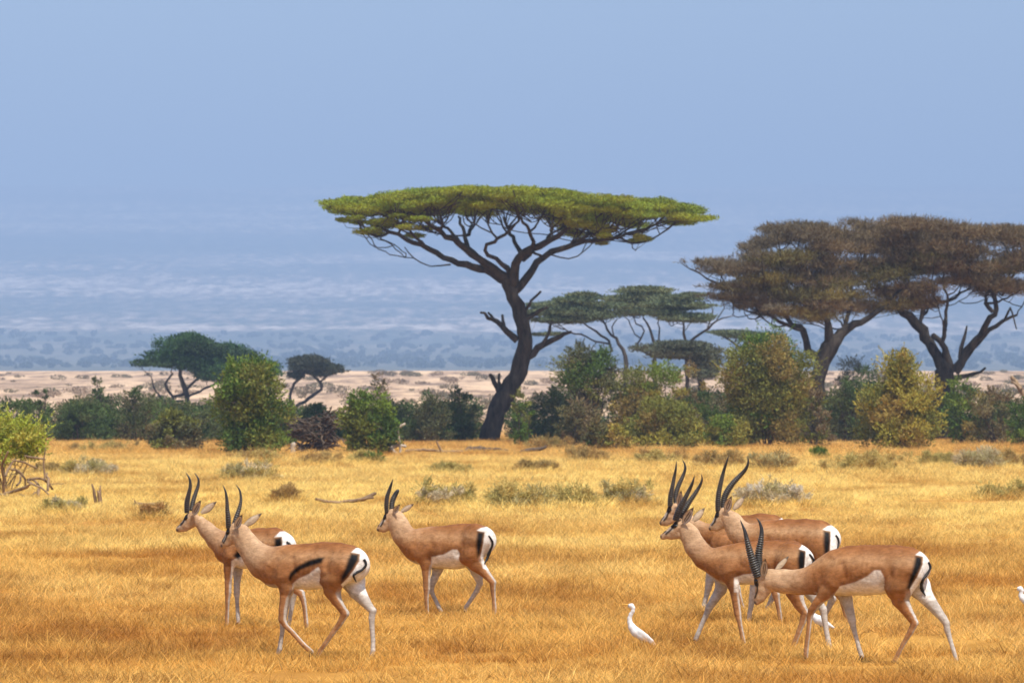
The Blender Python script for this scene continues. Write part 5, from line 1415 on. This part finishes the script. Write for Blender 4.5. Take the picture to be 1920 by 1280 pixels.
GF = dict(label='rearmost gazelle of the right hand group, its face seen beside the others', crop=c4, hcrop=c4h, theta=15, ground=1153, x0=1400,
    torso=[(340, 525, 50), (385, 520, 68), (460, 528, 96), (560, 515, 108), (660, 500, 107), (730, 498, 96), (775, 505, 76)],
    neck=[(165, 385, 40), (195, 420, 46), (240, 465, 52), (310, 505, 62)],
    head=[(380, 830, 85), (340, 850, 84), (290, 940, 70), (220, 1015, 54), (178, 1045, 42)], jaw=[(350, 960, 82), (240, 1040, 56)],
    px=('nf', 'ff', 'nh', 'fh'),
    nf=[(1355, 1020, 24), (1368, 1065, 14), (1377, 1090, 8.5), (1382, 1104, 6.5), (1385, 1115, 4.8), (1390, 1132, 4.2), (1394, 1143, 4.4)],
    ff=[(1345, 1020, 22), (1338, 1065, 13), (1332, 1088, 8.5), (1329, 1103, 6.5), (1326, 1115, 4.8), (1321, 1135, 4.2), (1317, 1149, 4.4)],
    nh=[(1445, 1010, 32), (1452, 1045, 22), (1462, 1070, 15), (1474, 1092, 9), (1483, 1105, 6.8), (1486, 1117, 5), (1490, 1134, 4.2), (1494, 1148, 4.4)],
    fh=[(1445, 1010, 28), (1440, 1050, 18), (1442, 1075, 12), (1448, 1094, 8.5), (1454, 1106, 6.5), (1448, 1120, 5), (1440, 1136, 4.2), (1435, 1149, 4.4)],
    belly=[[(420, 600), (600, 590), (690, 560), (720, 640), (420, 680)]], thigh=[[(755, 450), (790, 450), (790, 530), (760, 560), (750, 500)]],
    rump=[[(752, 436), (780, 418), (840, 408), (900, 460), (900, 620), (790, 640), (800, 520), (795, 440)]],
    facewhite=[([(275, 880), (190, 980)], 18)], facedark=[([(290, 820), (278, 870)], 25), ([(275, 880), (250, 950), (205, 1010)], 11), ([(200, 950), (150, 1010)], 10)], nose=(150, 1050, 26), eye=(288, 842),
    hornN=[(300, 760, 38), (305, 650, 38), (330, 510, 32), (355, 370, 25), (382, 230, 16), (390, 105, 3)], hornF=[(385, 730, 36), (385, 620, 38), (430, 480, 34), (490, 350, 27), (528, 240, 20), (520, 160, 13), (484, 90, 3)],
    earN=((430, 750), (472, 545), 85), earF=((480, 770), (560, 690), 70), tail=[(820, 440, 4), (835, 480, 5), (830, 530, 4)])

GG = dict(label='nearest gazelle at right, striding with its head lowered', crop=c5, hcrop=c5, theta=18, ground=1242, x0=1620,
    torso=[(690, 540, 112), (760, 515, 146), (860, 482, 178), (960, 466, 190), (1080, 462, 194), (1200, 456, 188), (1320, 438, 172), (1420, 430, 146), (1470, 440, 122)],
    neck=[(330, 545, 88), (440, 558, 90), (560, 562, 96), (660, 545, 115)],
    head=[(290, 535, 66), (262, 555, 64), (255, 620, 56), (235, 685, 38), (222, 722, 28)], jaw=[(300, 590, 62), (250, 690, 42)],
    nf=[(810, 560, 95), (765, 640, 58), (705, 710, 38), (652, 785, 31), (635, 830, 25), (628, 920, 19), (618, 1010, 18), (608, 1100, 19), (605, 1160, 20)],
    ff=[(900, 600, 80), (930, 700, 48), (955, 790, 38), (975, 865, 32), (985, 920, 23), (1008, 1000, 18), (1030, 1090, 18), (1050, 1150, 20)],
    nh=[(1390, 470, 150), (1335, 590, 115), (1345, 690, 72), (1390, 770, 48), (1435, 840, 36), (1458, 875, 30), (1425, 945, 25), (1370, 1040, 18), (1330, 1120, 18), (1300, 1180, 20)],
    fh=[(1430, 500, 120), (1500, 590, 92), (1560, 680, 62), (1630, 770, 44), (1690, 845, 32), (1712, 880, 28), (1722, 940, 24), (1745, 1020, 18), (1772, 1110, 17), (1795, 1175, 19)],
    belly=[[(825, 665), (870, 590), (980, 560), (1080, 510), (1140, 460), (1185, 458), (1212, 510), (1232, 580), (1255, 720), (1000, 740), (860, 720)]],
    thigh=[[(1462, 342), (1518, 350), (1512, 410), (1465, 500), (1415, 605), (1390, 600), (1408, 520), (1440, 430)]],
    rump=[[(1460, 335), (1520, 295), (1620, 320), (1700, 450), (1700, 640), (1500, 740), (1430, 660), (1415, 605), (1468, 510), (1518, 410), (1525, 348)]],
    facewhite=[([(200, 560), (195, 660)], 9)], facedark=[([(208, 550), (218, 585)], 13), ([(222, 590), (222, 640), (205, 690)], 5.5), ([(190, 620), (184, 690)], 5)], nose=(200, 738, 20), eye=(212, 565),
    hornN=[(222, 505, 34), (195, 430, 33), (165, 330, 28), (142, 240, 21), (120, 150, 13), (84, 60, 2)], hornF=[(258, 480, 34), (236, 410, 33), (240, 320, 29), (256, 230, 22), (262, 150, 15), (245, 85, 9), (217, 48, 2)],
    earN=((272, 500), (292, 365), 52), earF=((385, 455), (478, 352), 40), tail=[(1572, 385, 8), (1585, 430, 10), (1560, 490, 11), (1520, 545, 12), (1512, 600, 14), (1545, 655, 4)])

for g_ in (GA, GB, GC, GD, GE, GF, GG):
    gazelle(g_)

# ---------------------------------------------------------------- egrets
FEATHER = leaf_mat('white_feathers', rough=0.6, trans=0.12)
def egret(label, cropv, ground, x0, theta, chainp, wing, beak, eye, legs, h=0.004):
    sc, ox, oy = cropv
    th = radians(theta); s = (ground - HZ) / CH; Y = F / s
    def L3(x, y, b=0.0):
        px, py = ox + x / sc, oy + y / sc
        return np.array([((px - x0) / s + b * sin(th)) / cos(th), b, (ground - py) / s])
    prims = []
    for (p, q) in zip(chainp[:-1], chainp[1:]):
        prims.append((L3(p[0], p[1]), L3(q[0], q[1]), p[2] / sc / s, q[2] / sc / s, p[3] if len(p) > 3 else 0.85, 0.008, 0))
    for sg in (1, -1):
        for (p, q) in zip(wing[:-1], wing[1:]):
            prims.append((L3(p[0], p[1], sg * p[3]), L3(q[0], q[1], sg * q[3]), p[2] / sc / s, q[2] / sc / s, 0.45, 0.004, 1))
    V, Q, OW = sdf_body(prims, h, 0.01)
    V = laplace(V, Q, 2, 0.5, -0.52)
    def W3(P):
        P = np.asarray(P, float)
        return np.stack([P[:, 0] * cos(th) - P[:, 1] * sin(th), -P[:, 0] * sin(th) - P[:, 1] * cos(th), P[:, 2]], 1)
    loc = np.array([(x0 - 960) / F * Y, Y, float(terrain_z((x0 - 960) / F * Y, Y)[0])])
    root = empty('egret', loc, label, 'bird', 'white egrets in the grass')
    c = np.tile(np.array([0.84, 0.84, 0.83]), (len(V), 1)) * (1 - 0.16 * np.abs(noise3(V * np.array([1, 1, 3]), 45, 3, 3)))[:, None]
    mesh_obj('body', W3(V), Q[:, ::-1], FEATHER, root, col=c)
    P = np.array([L3(x, y) for x, y, r in beak]); R = np.array([r for x, y, r in beak]) / sc / s
    v, q = tubes([(W3(P), R)], 8); mesh_obj('beak', v, q, BEAK, root)
    m = np.hypot(V[:, 0] - L3(*eye)[0], V[:, 2] - L3(*eye)[2]) < 0.008
    for sg in (1, -1):
        mm = m & (np.sign(V[:, 1]) == sg)
        if mm.sum() == 0: continue
        p = V[mm][np.argmax(np.abs(V[mm][:, 1]))]
        SV = np.array([[sin(t_) * cos(f_), sin(t_) * sin(f_), cos(t_)] for t_ in np.linspace(0, pi, 7) for f_ in np.linspace(0, 2 * pi, 8, endpoint=False)]) * 0.0048 + p
        SQ = np.array([[i * 8 + j, i * 8 + (j + 1) % 8, (i + 1) * 8 + (j + 1) % 8, (i + 1) * 8 + j] for i in range(6) for j in range(8)])
        mesh_obj('eye', W3(SV), SQ, EYE, root)
    for i, lg in enumerate(legs):
        sg = 1 if i == 0 else -1
        P = [L3(x, y, sg * 0.02) for x, y in lg]
        P[-1][2] = 0.005
        foot = P[-1]
        paths = [refine(np.array(P), np.full(len(P), 0.0042), 0.03, 0)]
        for a in (-0.5, 0, 0.5, pi):
            paths.append((np.array([foot, foot + np.array([-cos(a) * 0.045, sin(a) * 0.045, 0.0])]), np.array([0.0035, 0.0015])))
        v, q = tubes([(W3(p), r) for p, r in paths], 6); mesh_obj('leg', v, q, SHANK, root)
    return root
ce = (10.667, 1150, 1110)
egret('white egret standing upright in the grass, whole body visible', ce, 1218, 1200, 20,
      [(330, 268, 42), (365, 272, 50), (398, 310, 36), (390, 375, 36), (352, 440, 38), (325, 520, 42), (332, 600, 50), (375, 700, 78), (450, 790, 98), (560, 860, 92), (660, 920, 66), (760, 985, 42), (835, 1055, 18)],
      [(430, 740, 50, 0.018), (540, 800, 58, 0.026), (660, 880, 50, 0.02), (770, 960, 30, 0.01), (830, 1030, 12, 0.004)],
      [(300, 252, 24), (230, 250, 15), (130, 252, 3)], (300, 257), [[(520, 930), (570, 1010), (560, 1150)], [(560, 930), (640, 1030), (640, 1150)]])
c0 = (1.0, 0, 0)
egret('white egret mostly hidden behind the legs of the lowered head gazelle', c0, 1196, 1540, 25,
      [(1517, 1172, 3.2), (1519, 1163, 2.8), (1521, 1154, 3.5), (1526, 1155, 6), (1534, 1161, 8.5), (1543, 1166, 8), (1552, 1171, 5), (1562, 1175, 2)],
      [(1530, 1158, 4.5, 0.02), (1540, 1163, 5, 0.028), (1550, 1169, 4, 0.02), (1561, 1174, 1.5, 0.006)],
      [(1516, 1174, 1.8), (1512, 1180, 1.2), (1509, 1186, 0.4)], (1517, 1171), [[(1536, 1168), (1540, 1180), (1538, 1196)], [(1541, 1168), (1545, 1180), (1545, 1196)]])
cr_ = (21.333, 1860, 1080)
egret('white egret at the right edge with only head and breast in view', cr_, 1156, 1935, 8,
      [(1070, 500, 85), (1130, 500, 105), (1190, 570, 80), (1160, 680, 75), (1150, 760, 85), (1230, 860, 140), (1380, 960, 185), (1560, 1050, 180), (1750, 1150, 130), (1950, 1270, 80), (2100, 1380, 35)],
      [(1330, 900, 90, 0.02), (1550, 1000, 110, 0.03), (1800, 1150, 90, 0.022), (2080, 1360, 25, 0.006)],
      [(1020, 490, 42), (900, 500, 28), (730, 505, 5)], (1010, 480), [[(1500, 1180), (1560, 1350), (1540, 1600)], [(1600, 1180), (1680, 1350), (1680, 1600)]])

# ---------------------------------------------------------------- plant the grass
P = np.concatenate(GP); s = np.concatenate(GS); n = len(P)
scl = np.stack([s * 1.1, s * 1.1, s * RNG.uniform(0.7, 1.05, n)], 1)
rot = np.stack([RNG.normal(0, 0.12, n), RNG.normal(0, 0.12, n), RNG.uniform(0, 6.28, n)], 1)
scatter('grass', P, scl, rot, RNG.integers(0, 9, n), tuft_col, 'dry golden savannah grass covering the plain')

# ---------------------------------------------------------------- haze
x1, y0, y1, z0, z1 = 17500, -700, 27500, -4.0, 1200
bv = np.array([[sx_ * x1, yy, zz] for zz in (z0, z1) for yy in (y0, y1) for sx_ in (-1, 1)], float)
bq = np.array([[0, 2, 3, 1], [4, 5, 7, 6], [0, 1, 5, 4], [2, 6, 7, 3], [0, 4, 6, 2], [1, 3, 7, 5]])
hm_ = bpy.data.materials.new('haze'); hm_.use_nodes = True
ht = hm_.node_tree; ht.nodes.clear()
ho = ht.nodes.new('ShaderNodeOutputMaterial'); pv = ht.nodes.new('ShaderNodeVolumePrincipled')
pv.inputs['Color'].default_value = (0.48, 0.66, 0.985, 1)
pv.inputs['Density'].default_value = 1.45e-4
pv.inputs['Anisotropy'].default_value = -0.25
ht.links.new(pv.outputs[0], ho.inputs['Volume'])
hz = mesh_obj('haze', bv, bq, hm_, smooth=False)
tag(hz, 'blue heat haze hanging over the plain', 'haze', kind='stuff')
